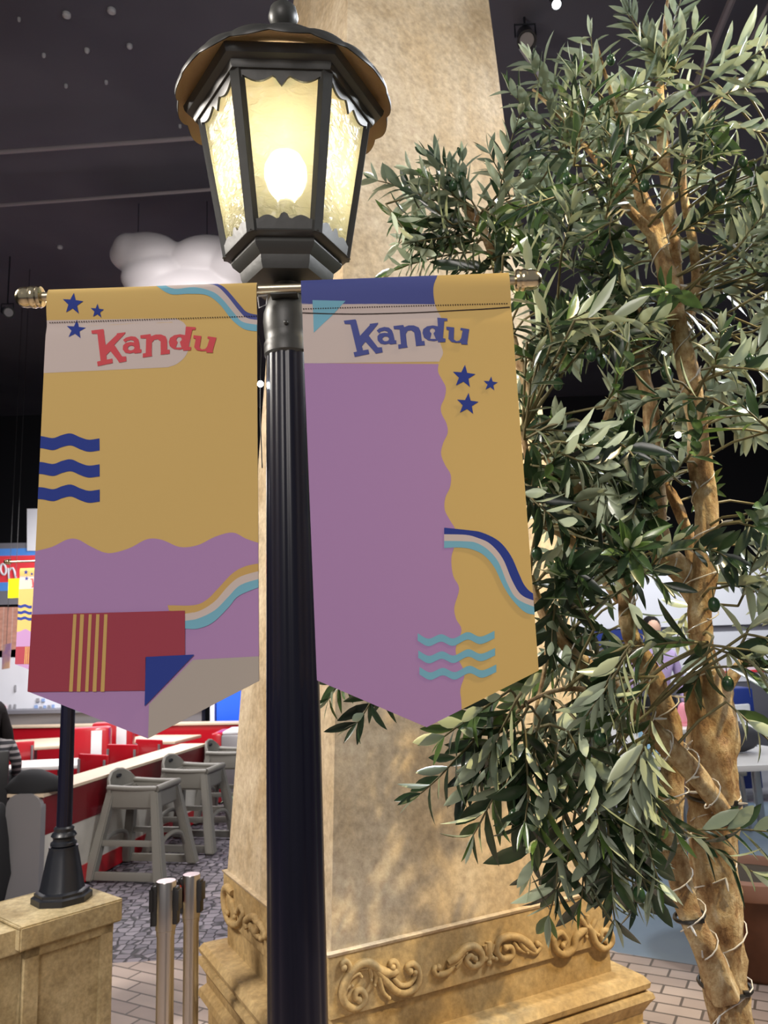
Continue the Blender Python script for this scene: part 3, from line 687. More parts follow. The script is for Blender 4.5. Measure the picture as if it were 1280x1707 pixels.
for y0 in (736, 779, 821):
    ad(wave([(55, y0), (70, y0+1), (88, y0+4), (103, y0-1), (118, y0-3.5), (134, y0+3), (148, y0+7), (166, y0+5)], 20), 'royal', 2)
st = MB()
for cx, cy, r in ((123, 508, 18), (163, 519.5, 11.5), (126, 549.5, 17)): BL.add(st, star(cx, cy, r), 0, 3)
sw = MB()
for i in range(86):
    x = 82+i*4.05; y = 537.5-(x-82)*.031; BL.add(sw, [(x, y-.6), (x+2.2, y-.7), (x+2.2, y+.7), (x, y+.8)], 0, 6)
finish(BL, 'banner', 'large yellow banner left of the lamp post with red lettering and a striped red block', (-.35, YB, ZR), letters(BL, toL, 'print_textred', 4), st, sw)

# ---- right banner
OR = [(501.5, 467.5), (848, 453.5), (898, 1118), (711, 1212), (528.5, 1134)]
BR = Banner(OR, '', aty(675, 460, YB).z, 2.2, .6)
bigR = [(480, 430), (930, 430), (930, 1240), (480, 1240)]
ar = lambda poly, c, l: BR.add(BR.base, poly, pi_[c], l)
ar(bigR, 'yellow', 0)
wv = [(730, 440), (729, 459), (722, 481), (725, 507), (734, 526), (740, 546), (733, 567), (738.5, 588), (732, 603), (730, 619), (736, 632), (743, 646), (741, 663), (735, 677), (736, 690), (744, 706), (746, 722), (738, 740), (735, 758), (742, 776), (751, 792), (750, 812), (742, 830), (741, 850), (750, 868), (759, 884), (759, 905), (752, 930), (755, 960), (765, 981), (757, 1012), (760, 1032), (769, 1050), (760, 1077), (761, 1094), (774, 1122), (767, 1149), (769, 1175), (770, 1240)]
wvs = smoothlist(wv, 4)
def leftof(y0, y1): return [(480, y0-.6)]+[(x, y) for x, y in wvs if y0 <= y <= y1]+[(480, y1+.6)]
ar(leftof(606, 1240), 'purple', 1); ar(leftof(440, 507), 'blue', 1); ar(leftof(507, 606), 'cream', 1)
ar([(521, 501.5), (576, 502.5), (523, 555)], 'cyan', 2)
b0 = [(740, 880), (779, 884), (803, 888), (831, 902), (851, 926), (865, 957), (875, 977), (890, 990), (920, 998)]
b1 = [(740, 891), (776, 892), (796, 897), (817, 907), (837.5, 931), (853, 967), (868, 991), (891, 1001.5), (920, 1008)]
b2 = [(740, 902), (771.5, 902.5), (793, 905), (813.5, 917), (831, 938), (846, 974), (861.5, 998), (892, 1012), (920, 1018)]
b3 = [(740, 914), (765, 913), (786, 916), (806.5, 926), (824, 946.5), (839, 977.5), (855, 1001.5), (875, 1020.5), (892.5, 1025), (920, 1030)]
ar(band(b0, b1), 'royal', 2); ar(band(b1, b2), 'cream', 2); ar(band(b2, b3), 'cyan', 2)
for dx, dy in ((0, 0), (1, 28.5), (3, 56)):
    ar(wave([(696+dx, 1062+dy), (714+dx, 1071+dy), (735+dx, 1063.5+dy), (755+dx, 1070.5+dy), (779+dx, 1060+dy), (800+dx, 1067.5+dy), (824+dx, 1058+dy)], 12.5), 'cyan', 2)
st = MB()
for cx, cy, r in ((773, 628, 20), (817.5, 640, 12.5), (779, 674, 19)): BR.add(st, star(cx, cy, r), 0, 3)
sw = MB()
for i in range(84):
    x = 505+i*4.08; y = 515-(x-505)*.028; BR.add(sw, [(x, y-.6), (x+2.2, y-.7), (x+2.2, y+.7), (x, y+.8)], 0, 4)
fold_shade = smoothlist([(503, 521), (560, 522.5), (617, 522.5), (700, 520), (755, 517), (810, 514), (850, 511)])  # crease shade of the sleeve fold, drawn as a dark ink line
BR.add(sw, [(x, y-.8) for x, y in fold_shade]+[(x, y+.8) for x, y in reversed(fold_shade)], 0, 4)
finish(BR, 'banner', 'yellow and purple banner right of the lamp post with blue lettering and cyan waves', (.06, YB, ZR), letters(BR, toR, 'print_blue', 4), st, sw)

# solid cloth thickness for both banners
# clip and ties seen between the banners
b = MB(); p = aty(437, 505, 1.21)
for a in ((431, 497), (441, 503)),: pass
b.tube([aty(430, 494, 1.215), aty(446, 492, 1.215), aty(444, 508, 1.215), aty(432, 513, 1.215), aty(430, 495, 1.215)], .0014, 6)
tag(b.build('wire_clip', M['white_plastic']), 'small pale wire clip under the brass rod beside the lamp collar', 'clip')

# ================================================================== low wall with the far lamp
ZW = .56
d1 = Vector((sin(radians(41)), cos(radians(41)), 0)); d2 = Vector((-cos(radians(41)), sin(radians(41)), 0))
A = atz(205, 1498, ZW); A.z = 0
def wb(b, s0, s1, t0, t1, z0, z1, bevel=0):   # box in wall coordinates, s back along the face from corner A, t into the wall
    p = lambda s, t, z: A-d1*s+d2*t+Vector((0, 0, z))
    b.hexa([p(s1, t0, z0), p(s0, t0, z0), p(s0, t1, z0), p(s1, t1, z0), p(s1, t0, z1), p(s0, t0, z1), p(s0, t1, z1), p(s1, t1, z1)])
    if bevel:
        b.bm.verts.ensure_lookup_table(); vs = b.bm.verts[-8:]; es = list(set(e for v in vs for e in v.link_edges)); bmesh.ops.bevel(b.bm, geom=es, offset=bevel, segments=2, affect='EDGES')
wl = empty('low_wall', A, 'low beige stone wall with a panelled pier carrying the small street lamp', 'wall')
b = MB(); wb(b, 0, .42, 0, .40, ZW-.085, ZW, .006); wb(b, .405, 2.2, .035, .36, ZW-.095, ZW-.012, .006); b.build('coping', M['wall_stone'], wl, ang=30)
b = MB(); wb(b, .03, .39, .035, .37, 0, ZW-.08)
for s0, s1, z0, z1 in ((.03, .085, 0, ZW-.08), (.335, .39, 0, ZW-.08), (.03, .39, ZW-.12, ZW-.08), (.03, .39, 0, .08)): wb(b, s0, s1, .018, .05, z0, z1, .003)
b.build('pier', M['wall_stone'], wl, smooth=False)
b = MB(); wb(b, .39, 2.2, .07, .34, 0, ZW-.09); b.build('wall_body', M['wall_stone'], wl, smooth=False)
# small lamp: a smaller cast of the same design
def copy_scaled(src, loc, s, label):
    r = src.copy(); COL.objects.link(r); r.location = loc; r.scale = (s, s, s); r['label'] = label
    for ch in [q for q in bpy.data.objects if q.parent == src]:
        c = ch.copy(); COL.objects.link(c); c.parent = r
        for g in [q for q in bpy.data.objects if q.parent == ch]:
            e = g.copy(); COL.objects.link(e); e.parent = c
    return r
pB = atz(103, 1500, ZW)
lampB = copy_scaled(lampA, (pB.x, pB.y, ZW), .66, 'small black street lamp standing on the low stone wall at the lower left')
bulb2 = [o for o in bpy.data.objects if o.parent == lampB and o.name.startswith('bulb.')]
# its banner, mostly hidden behind the big left banner
BLroot = [o for o in bpy.data.objects if o.name == 'banner'][0]
tlB = aty(37, 948, pB.y-.04)
bnB = copy_scaled(BLroot, (0, 0, 0), .64, 'small distant yellow banner peeping out left of the big left banner')
# align: top-left corner of big banner (local) scaled
loc_tl = BL.out[0]-BLroot.location
bnB.location = Vector((tlB.x, pB.y-.06, tlB.z))-Vector((loc_tl.x*.64, 0, loc_tl.z*.64))

# ================================================================== belt posts
def belt_post(px, py, hz, label, tapeside):
    p = aty(px, py, 2.55) if hz is None else atz(px, py, hz); z1 = p.z
    t = empty('belt_post', (p.x, p.y, 0), label, 'belt post', None)
    b = MB(); b.lathe((p.x, p.y, 0), [(.15, 0), (.15, .008), (.14, .016), (.05, .028), (.03, .035)], 40); b.build('base', M['steel'], t)
    b = MB(); b.lathe((p.x, p.y, 0), [(.0245, .03), (.0245, z1-.13)], 32); b.build('pole', M['steel'], t)
    b = MB(); b.lathe((p.x, p.y, 0), [(.0265, z1-.145), (.0265, z1-.132), (.0285, z1-.13), (.0285, z1-.004), (.027, z1)], 32); b.build('head', M['steel'], t)
    for a in (-.25, pi*.5, pi-.1):
        a += tapeside*.3; d = Vector((cos(a), sin(a), 0)); rot = Matrix.Rotation(a, 3, 'Z')
        b = MB(); b.quadbox(Vector((p.x, p.y, z1-.065))+d*.031, (.014, .026, .10), rot, .003); b.quadbox(Vector((p.x, p.y, z1-.05))+d*.039, (.008, .030, .055), rot, .002)
        b.build('belt_clip', M['black_plastic'], t)
    return t, p
bp, q1 = belt_post(277, 1468, .90, 'steel belt post with a bright round top, nearer and left of the pair', .5)
bq, q2 = belt_post(319, 1457, .83, 'steel belt post right behind its twin, with an orange belt end', .15)
b = MB(); d = Vector((-.9, -.44, 0)); b.quadbox(q2+d*.042+Vector((0, 0, -.055)), (.012, .02, .05), Matrix.Rotation(atan2(d.y, d.x), 3, 'Z'), .002); b.build('belt_end', M['orange'], bq, label='orange belt end')

# ================================================================== diner: partition, high chairs, booths, tables
ZP = .68
n0 = atz(70, 1324, ZP); n1 = atz(343, 1239, ZP); dp = (n1-n0).normalized(); dq = Vector((-dp.y, dp.x, 0)); LP = (n1-n0).length
n0.z = 0; TH = .24
def bx(b, o, du, dv, u0, u1, v0, v1, z0, z1, mi=0):
    p = lambda u, v, z: o+du*u+dv*v+Vector((0, 0, z))
    b.hexa([p(u0, v0, z0), p(u1, v0, z0), p(u1, v1, z0), p(u0, v1, z0), p(u0, v0, z1), p(u1, v0, z1), p(u1, v1, z1), p(u0, v1, z1)], mi)
part = empty('booth_partition', n0, 'long low diner partition, dark red above and pale below, with a grey metal end', 'partition')
b = MB(); bx(b, n0, dp, dq, .02, LP, 0, TH, .12, ZP-.26); b.build('lower_panel', M['pale_panel'], part, smooth=False)
b = MB(); bx(b, n0, dp, dq, .02, LP, -.004, TH+.004, ZP-.26, ZP-.02); b.build('red_panel', M['diner_dark_red'], part, smooth=False)
b = MB(); bx(b, n0, dp, dq, .02, LP, -.004, TH+.004, 0, .12); b.build('red_skirting', M['diner_red'], part, smooth=False)
b = MB(); bx(b, n0, dp, dq, 0, LP, -.012, TH+.012, ZP-.02, ZP); b.build('top_board', M['tan_top'], part, smooth=False)
b = MB(); prof = [(0, 0), (0, ZP-.085), (.006, ZP-.052), (.026, ZP-.02), (.06, ZP-.001), (.085, ZP+.004), (TH-.085, ZP+.004), (TH-.06, ZP-.001), (TH-.026, ZP-.02), (TH-.006, ZP-.052), (TH, ZP-.085), (TH, 0)]
b.prism([n0-dp*.015+dq*(v*1.06-.008)+Vector((0, 0, z)) for v, z in prof], dp*.05); b.build('end_cap', M['grey_metal'], part, ang=50)

def highchair(label):
    t = empty('high_chair', (0, 0, 0), label, 'high chair', None); m = M['grey_plastic']
    T = [(-.17, -.15), (.17, -.15), (.17, .15), (-.17, .15)]; Bt = [(-.27, -.25), (.27, -.25), (.27, .25), (-.27, .25)]
    H = .58
    for (tx, ty), (bx_, by) in zip(T, Bt):
        b = MB(); w0, w1 = .038, .030; sx = 1 if bx_ > 0 else -1; sy = 1 if by > 0 else -1
        b.hexa([(bx_-w0, by-w0, 0), (bx_+w0, by-w0, 0), (bx_+w0, by+w0, 0), (bx_-w0, by+w0, 0), (tx-w1, ty-w1, H), (tx+w1, ty-w1, H), (tx+w1, ty+w1, H), (tx-w1, ty+w1, H)])
        es = b.bm.edges[:]; bmesh.ops.bevel(b.bm, geom=es, offset=.008, segments=2, affect='EDGES'); b.build('leg', m, t)
    b = MB(); b.quadbox((0, 0, .47), (.35, .32, .03), None, .01)
    for s in (-1, 1):
        b.quadbox((0, s*.165, .53), (.36, .02, .12), None, .006); b.quadbox((s*.18, 0, .53), (.02, .32, .12), None, .006)
    b.build('seat', m, t)
    for s in (-1, 1):
        b = MB(); b.tube(crom([(-.19, s*.175, .61), (0, s*.17, .60), (.19, s*.16, .60)], 4), .019, 10); b.build('arm_rail', m, t)
    b = MB(); b.tube(crom([(.19, -.165, .60), (.215, -.08, .61), (.22, 0, .612), (.215, .08, .61), (.19, .165, .60)], 4), .022, 10); b.build('front_rail', m, t)
    b = MB(); R = []
    pts = [(-.17, -.185), (-.20, -.15), (-.222, -.08), (-.228, 0), (-.222, .08), (-.20, .15), (-.17, .185)]; zz = [.62, .67, .71, .72, .71, .67, .62]
    for (x, y), z in zip(pts, zz):
        R.append([(x-.012, y, .46), (x+.012, y, .46), (x+.012, y, z-.01), (x, y, z), (x-.012, y, z-.01)])
    b.rings(R); b.build('backrest', m, t)
    b = MB(); b.tube([(-.20, 0, .665), (-.24, 0, .665)], .028, 12, flat=.5); b.build('grip_hole_dark', M['dark_room'], t)  # solid dark plug, the shade inside the hole put into its colour
    k = .22/.58
    for s in (-1, 1):
        x0 = .27-(.10)*k; b = MB(); b.quadbox((0, s*(.25-.1*k), .24), (2*x0-.03, .026, .04), None, .006); b.build('side_stretcher', m, t)
        b = MB(); b.quadbox((0, s*.248, .03), (.50, .03, .055), None, .006); b.build('foot_rail', m, t)
        b = MB(); b.tube(crom([(s*.235, -.21, .14), (s*.225, -.14, .235), (s*.222, 0, .265), (s*.225, .14, .235), (s*.235, .21, .14)], 4), .016, 8); b.build('arched_stretcher', m, t)
    return t
hc = highchair('grey plastic high chair nearest the belt posts, in front of the pale partition')
spots = [((238, 1452), .0, 'a'), ((322, 1408), .0, 'grey plastic high chair just behind the nearest one, beside the red partition'), ((386, 1362), .1, 'grey plastic high chair farthest back, beside the left edge of the stone column')]
for i, ((px, py), r, lab) in enumerate(spots):
    o = hc if i == 0 else copy_tree(hc)
    p = atz(px, py, 0); o.location = p; o.rotation_euler = (0, 0, radians(-12)+r)
    if i: o['label'] = lab

# back partition behind the booths
p0, p1 = atz(-40, 1212, .72), atz(470, 1203, .72); p0.z = p1.z = 0; du = (p1-p0).normalized(); dv = Vector((-du.y, du.x, 0)); L = (p1-p0).length
t = empty('back_partition', p0, 'red partition with a pale top running across behind the booths', 'partition')
b = MB(); bx(b, p0, du, dv, 0, L, 0, .2, 0, .70); b.build('red_panel', M['diner_red'], t, smooth=False)
b = MB(); bx(b, p0, du, dv, 0, L, -.02, .22, .70, .72); b.build('top_board', M['tan_top'], t, smooth=False)
def booth_seat(px, py, z, wpx, label, rot=.2, h=.0):
    p = atz(px, py, z); p.z = 0; w = wpx; t = empty('diner_booth', p, label, 'booth', None)
    R = Matrix.Rotation(rot, 3, 'Z')
    b = MB(); b.quadbox(p+R @ Vector((0, 0, .43)), (w, .16, .86 if z > .8 else z-.0), R, .035)
    for v in b.bm.verts: pass
    b.build('backrest', M['diner_red'], t)
    b = MB(); b.quadbox(p+R @ Vector((0, .19, .2)), (w, .26, .38), R, .04); b.build('seat_cushion', M['diner_dark_red'], t)
    b = MB(); b.quadbox(p+R @ Vector((w*.22, -.083, .43)), (w*.24, .01, .80), R, .003); b.build('white_stripe', M['white_plastic'], t)
    return t
booth_seat(148, 1212, .86, .42, 'red booth seat back with a white stripe just right of the far lamp pole', .15)
booth_seat(190, 1203, .86, .42, 'red booth seat back with a white stripe under the tip of the left banner', .15)
def cafe_table(px, py, z, sx, sy, label, topm, rot=.2):
    p = atz(px, py, z); t = empty('cafe_table', (p.x, p.y, 0), label, 'table', None); R = Matrix.Rotation(rot, 3, 'Z')
    b = MB(); b.quadbox(Vector((p.x, p.y, z-.018)), (sx, sy, .036), R, .012); b.build('tabletop', topm, t)
    b = MB(); b.lathe((p.x, p.y, 0), [(.03, .02), (.03, z-.03)], 16); b.build('pedestal', M['grey_metal'], t)
    b = MB(); b.lathe((p.x, p.y, 0), [(.2, 0), (.2, .012), (.05, .03), (.03, .04)], 24); b.build('base', M['grey_metal'], t)
    return t
cafe_table(102, 1270, .60, .9, .5, 'white diner table nearest the partition, beside the seated person', M['table_white'], .1)
cafe_table(58, 1238, .62, .80, .9, 'tan diner table farther back at the left edge', M['tan_top'], .25)
cafe_table(264, 1230, .62, .75, .6, 'pale diner table just beyond the partition under the left banner', M['tan_top'], -.25)
def diner_chair(px, py, z, label, rot):
    p = atz(px, py, z); t = empty('diner_chair', (p.x, p.y, 0), label, 'chair', None); t.rotation_euler = (0, 0, rot)
    def loc(v): return root_matrix(t) @ Vector(v)
    def boxl(c, s, bev):
        b = MB(); b.quadbox(c, s, None, bev); b.bm.transform(root_matrix(t)); return b
    h = z
    b = boxl((0, .17, h-.10), (.34, .03, .20), .014); b.build('backrest', M['diner_red'], t)
    boxl((0, 0, .40), (.36, .34, .04), .014).build('seat', M['diner_dark_red'], t)
    for sx in (-1, 1):
        for sy in (-1, 1):
            b = MB(); b.tube([(sx*.16, sy*.15, 0), (sx*.15, sy*.15, h-.04 if sy > 0 else .4)], .012, 8); b.bm.transform(root_matrix(t)); b.build('leg', M['grey_metal'], t)
    return t
diner_chair(128, 1262, .74, 'dark red diner chair back right of the white table', -.5)
diner_chair(182, 1245, .76, 'red diner chair back behind the partition, left of the banner tip', -.4)
diner_chair(226, 1236, .74, 'red diner chair back directly under the tip of the left banner', -.5)
diner_chair(27, 1240, .76, 'bright red diner chair back in front of the tan table', .5)
# red and grey booth end beside the column
p = atz(356, 1222, .71); p.z = 0
t = empty('booth_end', p, 'red booth end with a grey metal side panel beside the column', 'booth')
b = MB(); b.quadbox(p+Vector((.02, .3, .35)), (.12, .5, .70), None, .03); b.build('red_panel', M['diner_red'], t)
b = MB(); b.quadbox(p+Vector((.24, 0, .36)), (.32, .05, .66), None, .03); b.build('metal_panel', M['grey_metal'], t)
b = MB(); b.quadbox(p+Vector((.24, .3, .70)), (.32, .5, .03), None, .01); b.build('top_board', M['white_plastic'], t)
# small plant by column's left edge
p = atz(392, 1380, 0)
t = empty('potted_plant', p, 'small green plant with pale leaves behind the column left edge', 'plant')
b = MB(); b.lathe(p, [(.07, 0), (.09, .16), (.095, .17), (.08, .17), (.075, .13)], 20); b.build('pot', M['grey_plastic'], t)
random.seed(4); b = MB()
for i in range(16):
    a = random.uniform(0, 2*pi); l = random.uniform(.10, .19); e = p+Vector((cos(a)*l, sin(a)*l, .15+random.uniform(.05, .25)))
    b.tube([p+Vector((0, 0, .14)), (p+Vector((0, 0, .2))+e)/2+Vector((0, 0, .05)), e], [.006, .018, .002], 6, flat=.2)
b.build('foliage', mat('plant_green', S(120, 140, 110), .5), t)

# ================================================================== person at the left edge
def skin_body(name, verts, edges, radii, m, parent, root=0, sub=2):
    me = bpy.data.meshes.new(name); me.from_pydata([tuple(v) for v in verts], edges, []); o = bpy.data.objects.new(name, me); COL.objects.link(o)
    sk = o.modifiers.new('skin', 'SKIN'); sv = me.skin_vertices[0].data if me.skin_vertices else None
    if sv is None:
        bmm = bmesh.new(); bmm.from_mesh(me); bmm.verts.layers.skin.verify(); bmm.to_mesh(me); bmm.free(); sv = me.skin_vertices[0].data
    for i, r in enumerate(radii): sv[i].radius = (r, r) if not isinstance(r, tuple) else r
    sv[root].use_root = True; sk.use_smooth_shade = True
    su = o.modifiers.new('sub', 'SUBSURF'); su.levels = sub; su.render_levels = sub
    me.materials.append(m); o.parent = parent; return o
pp = atz(-22, 1342, .42); pp.z = 0
per = empty('person', pp, 'seated person with long dark hair and striped grey sweater at the left edge', 'person')
# facing right (+x) towards the table: pelvis at origin, seat height .42
V = [(0, 0, .46), (0, 0, .58), (.02, 0, .72), (.03, 0, .86), (.05, 0, .93), (.06, 0, 1.00), (.075, 0, 1.06),
     (.02, -.15, .86), (.08, -.19, .72), (.18, -.17, .62), (.27, -.12, .62),
     (.02, .15, .86), (.08, .19, .72), (.18, .17, .62), (.27, .12, .62),
     (.10, -.10, .47), (.40, -.11, .50), (.38, -.11, .10), (.46, -.11, .05), (.10, .10, .47), (.40, .11, .50), (.38, .11, .10), (.46, .11, .05)]
E_ = [(0, 1), (1, 2), (2, 3), (3, 4), (4, 5), (5, 6), (3, 7), (7, 8), (8, 9), (9, 10), (3, 11), (11, 12), (12, 13), (13, 14), (0, 15), (15, 16), (16, 17), (17, 18), (0, 19), (19, 20), (20, 21), (21, 22)]
Rr = [.13, .13, .135, .12, .05, .045, .05, .055, .045, .038, .028, .055, .045, .038, .028, .085, .062, .042, .04, .085, .062, .042, .04]
skin_body('body', V, E_, Rr, M['stripes'], per)
b = MB(); b.sphere(pp+Vector((.09, 0, 1.08)), .095, 20, (1, .82, 1.2)); b.sphere(pp+Vector((.182, 0, 1.07)), .016, 8); b.build('head', M['skin'], per)
b = MB(); b.sphere(pp+Vector((.062, 0, 1.10)), .112, 22, (1, .95, 1.12)); b.tube(crom([pp+Vector((.04, -.06, 1.12)), pp+Vector((.05, -.10, .98)), pp+Vector((.06, -.12, .84))], 5), [.05]*5+[.055]*5+[.02], 10)
b.tube(crom([pp+Vector((-.02, 0, 1.12)), pp+Vector((-.07, 0, .96)), pp+Vector((-.08, 0, .78))], 5), [.08]*5+[.085]*5+[.03], 12); b.build('hair', M['hair'], per)
b = MB(); b.tube(crom([pp+Vector((0, -.10, .46)), pp+Vector((.22, -.12, .52)), pp+Vector((.43, -.12, .53)), pp+Vector((.44, -.12, .40)), pp+Vector((.40, -.12, .06))], 6), [.11]*6+[.095]*6+[.08]*6+[.065]*6+[.055], 14)
b.tube(crom([pp+Vector((0, .10, .46)), pp+Vector((.22, .12, .51)), pp+Vector((.42, .12, .51)), pp+Vector((.43, .12, .40)), pp+Vector((.39, .12, .06))], 6), [.11]*6+[.095]*6+[.08]*6+[.065]*6+[.055], 14); b.build('trousers', M['black_cloth'], per)
per.rotation_euler = (0, 0, 0)
# hands
for sy in (-1, 1):
    b = MB(); w = pp+Vector((.29, sy*.12, .61)); b.sphere(w+Vector((.02, 0, 0)), .035, 12, (1.1, .8, .45))
    for k in range(4): b.tube([w+Vector((.04, (k-1.5)*.015, 0)), w+Vector((.075+.004*(k % 2), (k-1.5)*.017, -.005)), w+Vector((.092, (k-1.5)*.017, -.022))], [.008, .0075, .005], 6)
    b.tube([w+Vector((.005, -sy*.025, 0)), w+Vector((.035, -sy*.045, -.005)), w+Vector((.055, -sy*.045, -.015))], [.009, .008, .006], 6); b.build('hand', M['skin'], per)
per.rotation_euler = (0, 0, radians(105))
p = atz(62, 1300, .50)
# the person's chair with a black coat over it
p = atz(-22, 1490, .0); p = Vector((pp.x-.02, pp.y, 0))
t = empty('dark_chair', p, 'black chair at the left edge under the seated person', 'chair')
dchair = t
b = MB(); b.quadbox(p+Vector((0, 0, .33)), (.44, .42, .05), None, .02); b.build('seat', M['black_plastic'], t)
b = MB(); b.quadbox(p+Vector((-.235, 0, .60)), (.03, .42, .50), None, .015); b.build('backrest', M['black_plastic'], t)
for sx in (-1, 1):
    for sy in (-1, 1):
        b = MB(); b.tube([p+Vector((sx*.20, sy*.19, 0)), p+Vector((sx*.19, sy*.18, .33))], .014, 8); b.build('leg', M['black_plastic'], t)
dchair.rotation_euler = (0, 0, radians(105))
p = atz(8, 1420, .2); t = MB()
c = atz(12, 1335, .62); c = Vector((c.x-.06, c.y-.12, 0))
t.rings([[c+Vector((rx*cos(a)*(1+.1*sin(3*a+z*9)), ry*sin(a), z)) for a in [2*pi*i/20 for i in range(20)]] for z, rx, ry in ((.02, .13, .12), (.2, .16, .14), (.4, .15, .13), (.54, .13, .12), (.62, .08, .08), (.64, .02, .02))])
tag(t.build('coat', M['black_cloth'], ang=70), 'black coat heaped at the left edge in front of the metal partition end', 'coat')
p = atz(50, 1322, .69); p.y += .12; b = MB()
b.rings([[Vector((p.x+rx*cos(a)*(1+.12*sin(2*a+z*40))+ox, p.y+ry*sin(a), .684+z)) for a in [2*pi*i/24 for i in range(24)]] for z, rx, ry, ox in ((0, .19, .10, 0), (.03, .195, .105, 0), (.07, .17, .09, -.01), (.105, .125, .07, -.03), (.13, .07, .04, -.045), (.137, .02, .01, -.05))])
rm = b.build('backpack', M['black_cloth'], ang=80)
tag(rm, 'soft black bag lying on the near end of the diner partition', 'bag')

# ================================================================== shop front, left background
YS = 10.4
def rect(b, x0, y0, x1, y1, Y, dep=.05, mi=0, y0r=None, y1r=None):
    ps = [aty(x0, y0, Y), aty(x1, y0r if y0r is not None else y0, Y), aty(x1, y1r if y1r is not None else y1, Y), aty(x0, y1, Y)]
    b.prism(ps, (0, dep, 0), mi)
t = empty('shop_front', (aty(100, 1100, YS).x, YS, 0), 'bright diner counter front with red sign and white menu boards at the left', 'shop front')
def prt(name, r, m, Y=YS, dep=.06, **k): b = MB(); rect(b, *r, Y, dep, **k); return b.build(name, m, t, smooth=False)
prt('top_trim', (-160, 908, 336, 918), M['sign_grey'], y0r=900, y1r=908)
prt('blue_band', (-160, 918, 336, 930), M['sign_blue'], y0r=908, y1r=920)
prt('red_sign', (-160, 930, 336, 975), M['sign_red'], y0r=920, y1r=962)
prt('lower_blue_band', (-160, 975, 336, 990), M['sign_blue'], y0r=962, y1r=975)
prt('grey_header', (-160, 990, 336, 1012), M['sign_grey'], y0r=975, y1r=1000)
prt('brick_wall', (-160, 1012, 32, 1096), M['brickwall'], YS+.02)
prt('white_board', (-160, 1096, 336, 1190), M['wall_white'], YS+.02, y0r=1060, y1r=1182)
prt('inner_wall', (32, 1012, 336, 1096), M['wall_white'], YS+.03, y0r=1000, y1r=1085)
prt('counter_front', (-160, 1193, 336, 1232), M['grey_metal'], YS-.25, .2, y0r=1183, y1r=1222)
prt('counter_edge', (-160, 1188, 336, 1194), M['sign_grey'], YS-.3, .3, y0r=1178, y1r=1184)
prt('upper_panel', (45, 848, 75, 918), M['wall_white'], YS-.02, .05)
# writing on the sign: the visible letters
def glyph_o(cx, cy, rx, ry, w, k=20): return [(cx+rx*cos(2*pi*i/k), cy+ry*sin(2*pi*i/k)) for i in range(k)]
YL = YS-.012
b = MB()
def ringpx(b, cx, cy, rx, ry, w, tilt=0):
    pts = [(cx+rx*cos(2*pi*i/20)+tilt*ry*sin(2*pi*i/20), cy+ry*sin(2*pi*i/20)) for i in range(21)]
    b.tube([aty(x, y, YL) for x, y in pts], w, 8, cap=False)
k = YS*1.0/FPX
ringpx(b, 5.5, 949, 4.5, 9, 1.7*k, .1)
b.tube([aty(x, y, YL) for x, y in ((15, 965), (14.5, 956), (13.5, 947))], 1.7*k, 8)
b.tube([aty(x, y, YL) for x, y in ((14.5, 953), (18, 947), (21.5, 947), (24, 952), (26.5, 964))], 1.7*k, 8)
b.build('sign_lettering', M['wall_white'], t, label='white letters reading on')
# small pictures on the white board (menu pictograms)
b = MB(); random.seed(8)
for x, y, w, h, mi in ((4, 1181, 5, 8, 0), (15, 1179, 3, 9, 1), (23, 1179, 3, 10, 1), (24, 1147, 2.5, 10, 1), (57, 1180, 5, 9, 2), (65, 1181, 4, 7, 1), (72, 1180, 4, 8, 2), (79, 1179, 4, 7, 1), (86, 1178, 4, 7, 2), (60, 1167, 5, 6, 1), (69, 1167, 5, 5, 2)):
    rect(b, x, y-h/2, x+w, y+h/2, YS-.005, .02, mi)
b.build('menu_pictures', [mat('pic_red', S(220, 110, 120), .6), mat('pic_grey', S(150, 150, 155), .6), mat('pic_blue', S(140, 165, 210), .6)], t, smooth=False)
b = MB(); ps = [aty(14, 965, 8.8), aty(38, 964, 8.8), aty(36, 996, 8.8), aty(13, 997, 8.8)]; b.prism(ps, (0, .05, 0))
tagc = tag(b.build('yellow_tag', M['tag_yellow'], smooth=False), 'bright yellow hanging card in front of the red sign', 'hanging card')
b = MB(); b.tube([(aty(25, 965, 8.8).x, 8.82, aty(25, 965, 8.8).z), (aty(25, 965, 8.8).x, 8.82, 6.2)], .003, 6); b.build('hanging_cord', M['black_plastic'], tagc)
b = MB(); ps = [aty(4, 1075, 9.4), aty(18, 1072, 9.4), aty(15, 1114, 9.4), aty(3, 1116, 9.4)]; b.prism(ps, (0, .02, 0))
mp_ = tag(b.build('menu_poster', mat('poster', S(165, 130, 105), .6, mix=(S(120, 90, 120), 6, 3, .4, .6)), smooth=False), 'small brown poster hanging left of the small distant banner', 'poster')
q = aty(10, 1074, 9.4); b = MB(); b.tube([(q.x, 9.41, q.z), (q.x, 9.41, 6.2)], .003, 6); b.build('hanging_cord', M['black_plastic'], mp_)
xa, xb, zt_ = aty(362, 1140, 10.0).x, aty(430, 1140, 10.0).x, aty(362, 1140, 10.0).z; b = MB(); b.quadbox(((xa+xb)/2, 10.1, zt_/2), (xb-xa, .3, zt_), None, .01)
tag(b.build('blue_cabinet', M['bright_blue'], smooth=False), 'bright blue cabinet showing between the left banner and the column', 'cabinet')
xa, xb = aty(351, 1140, 10.05).x, aty(359, 1140, 10.05).x; b = MB(); b.quadbox(((xa+xb)/2, 10.05, 1.3), (xb-xa, .08, 2.6), None, .01)
tag(b.build('white_post', M['wall_white'], smooth=False), 'narrow white post left of the bright blue cabinet', 'post')

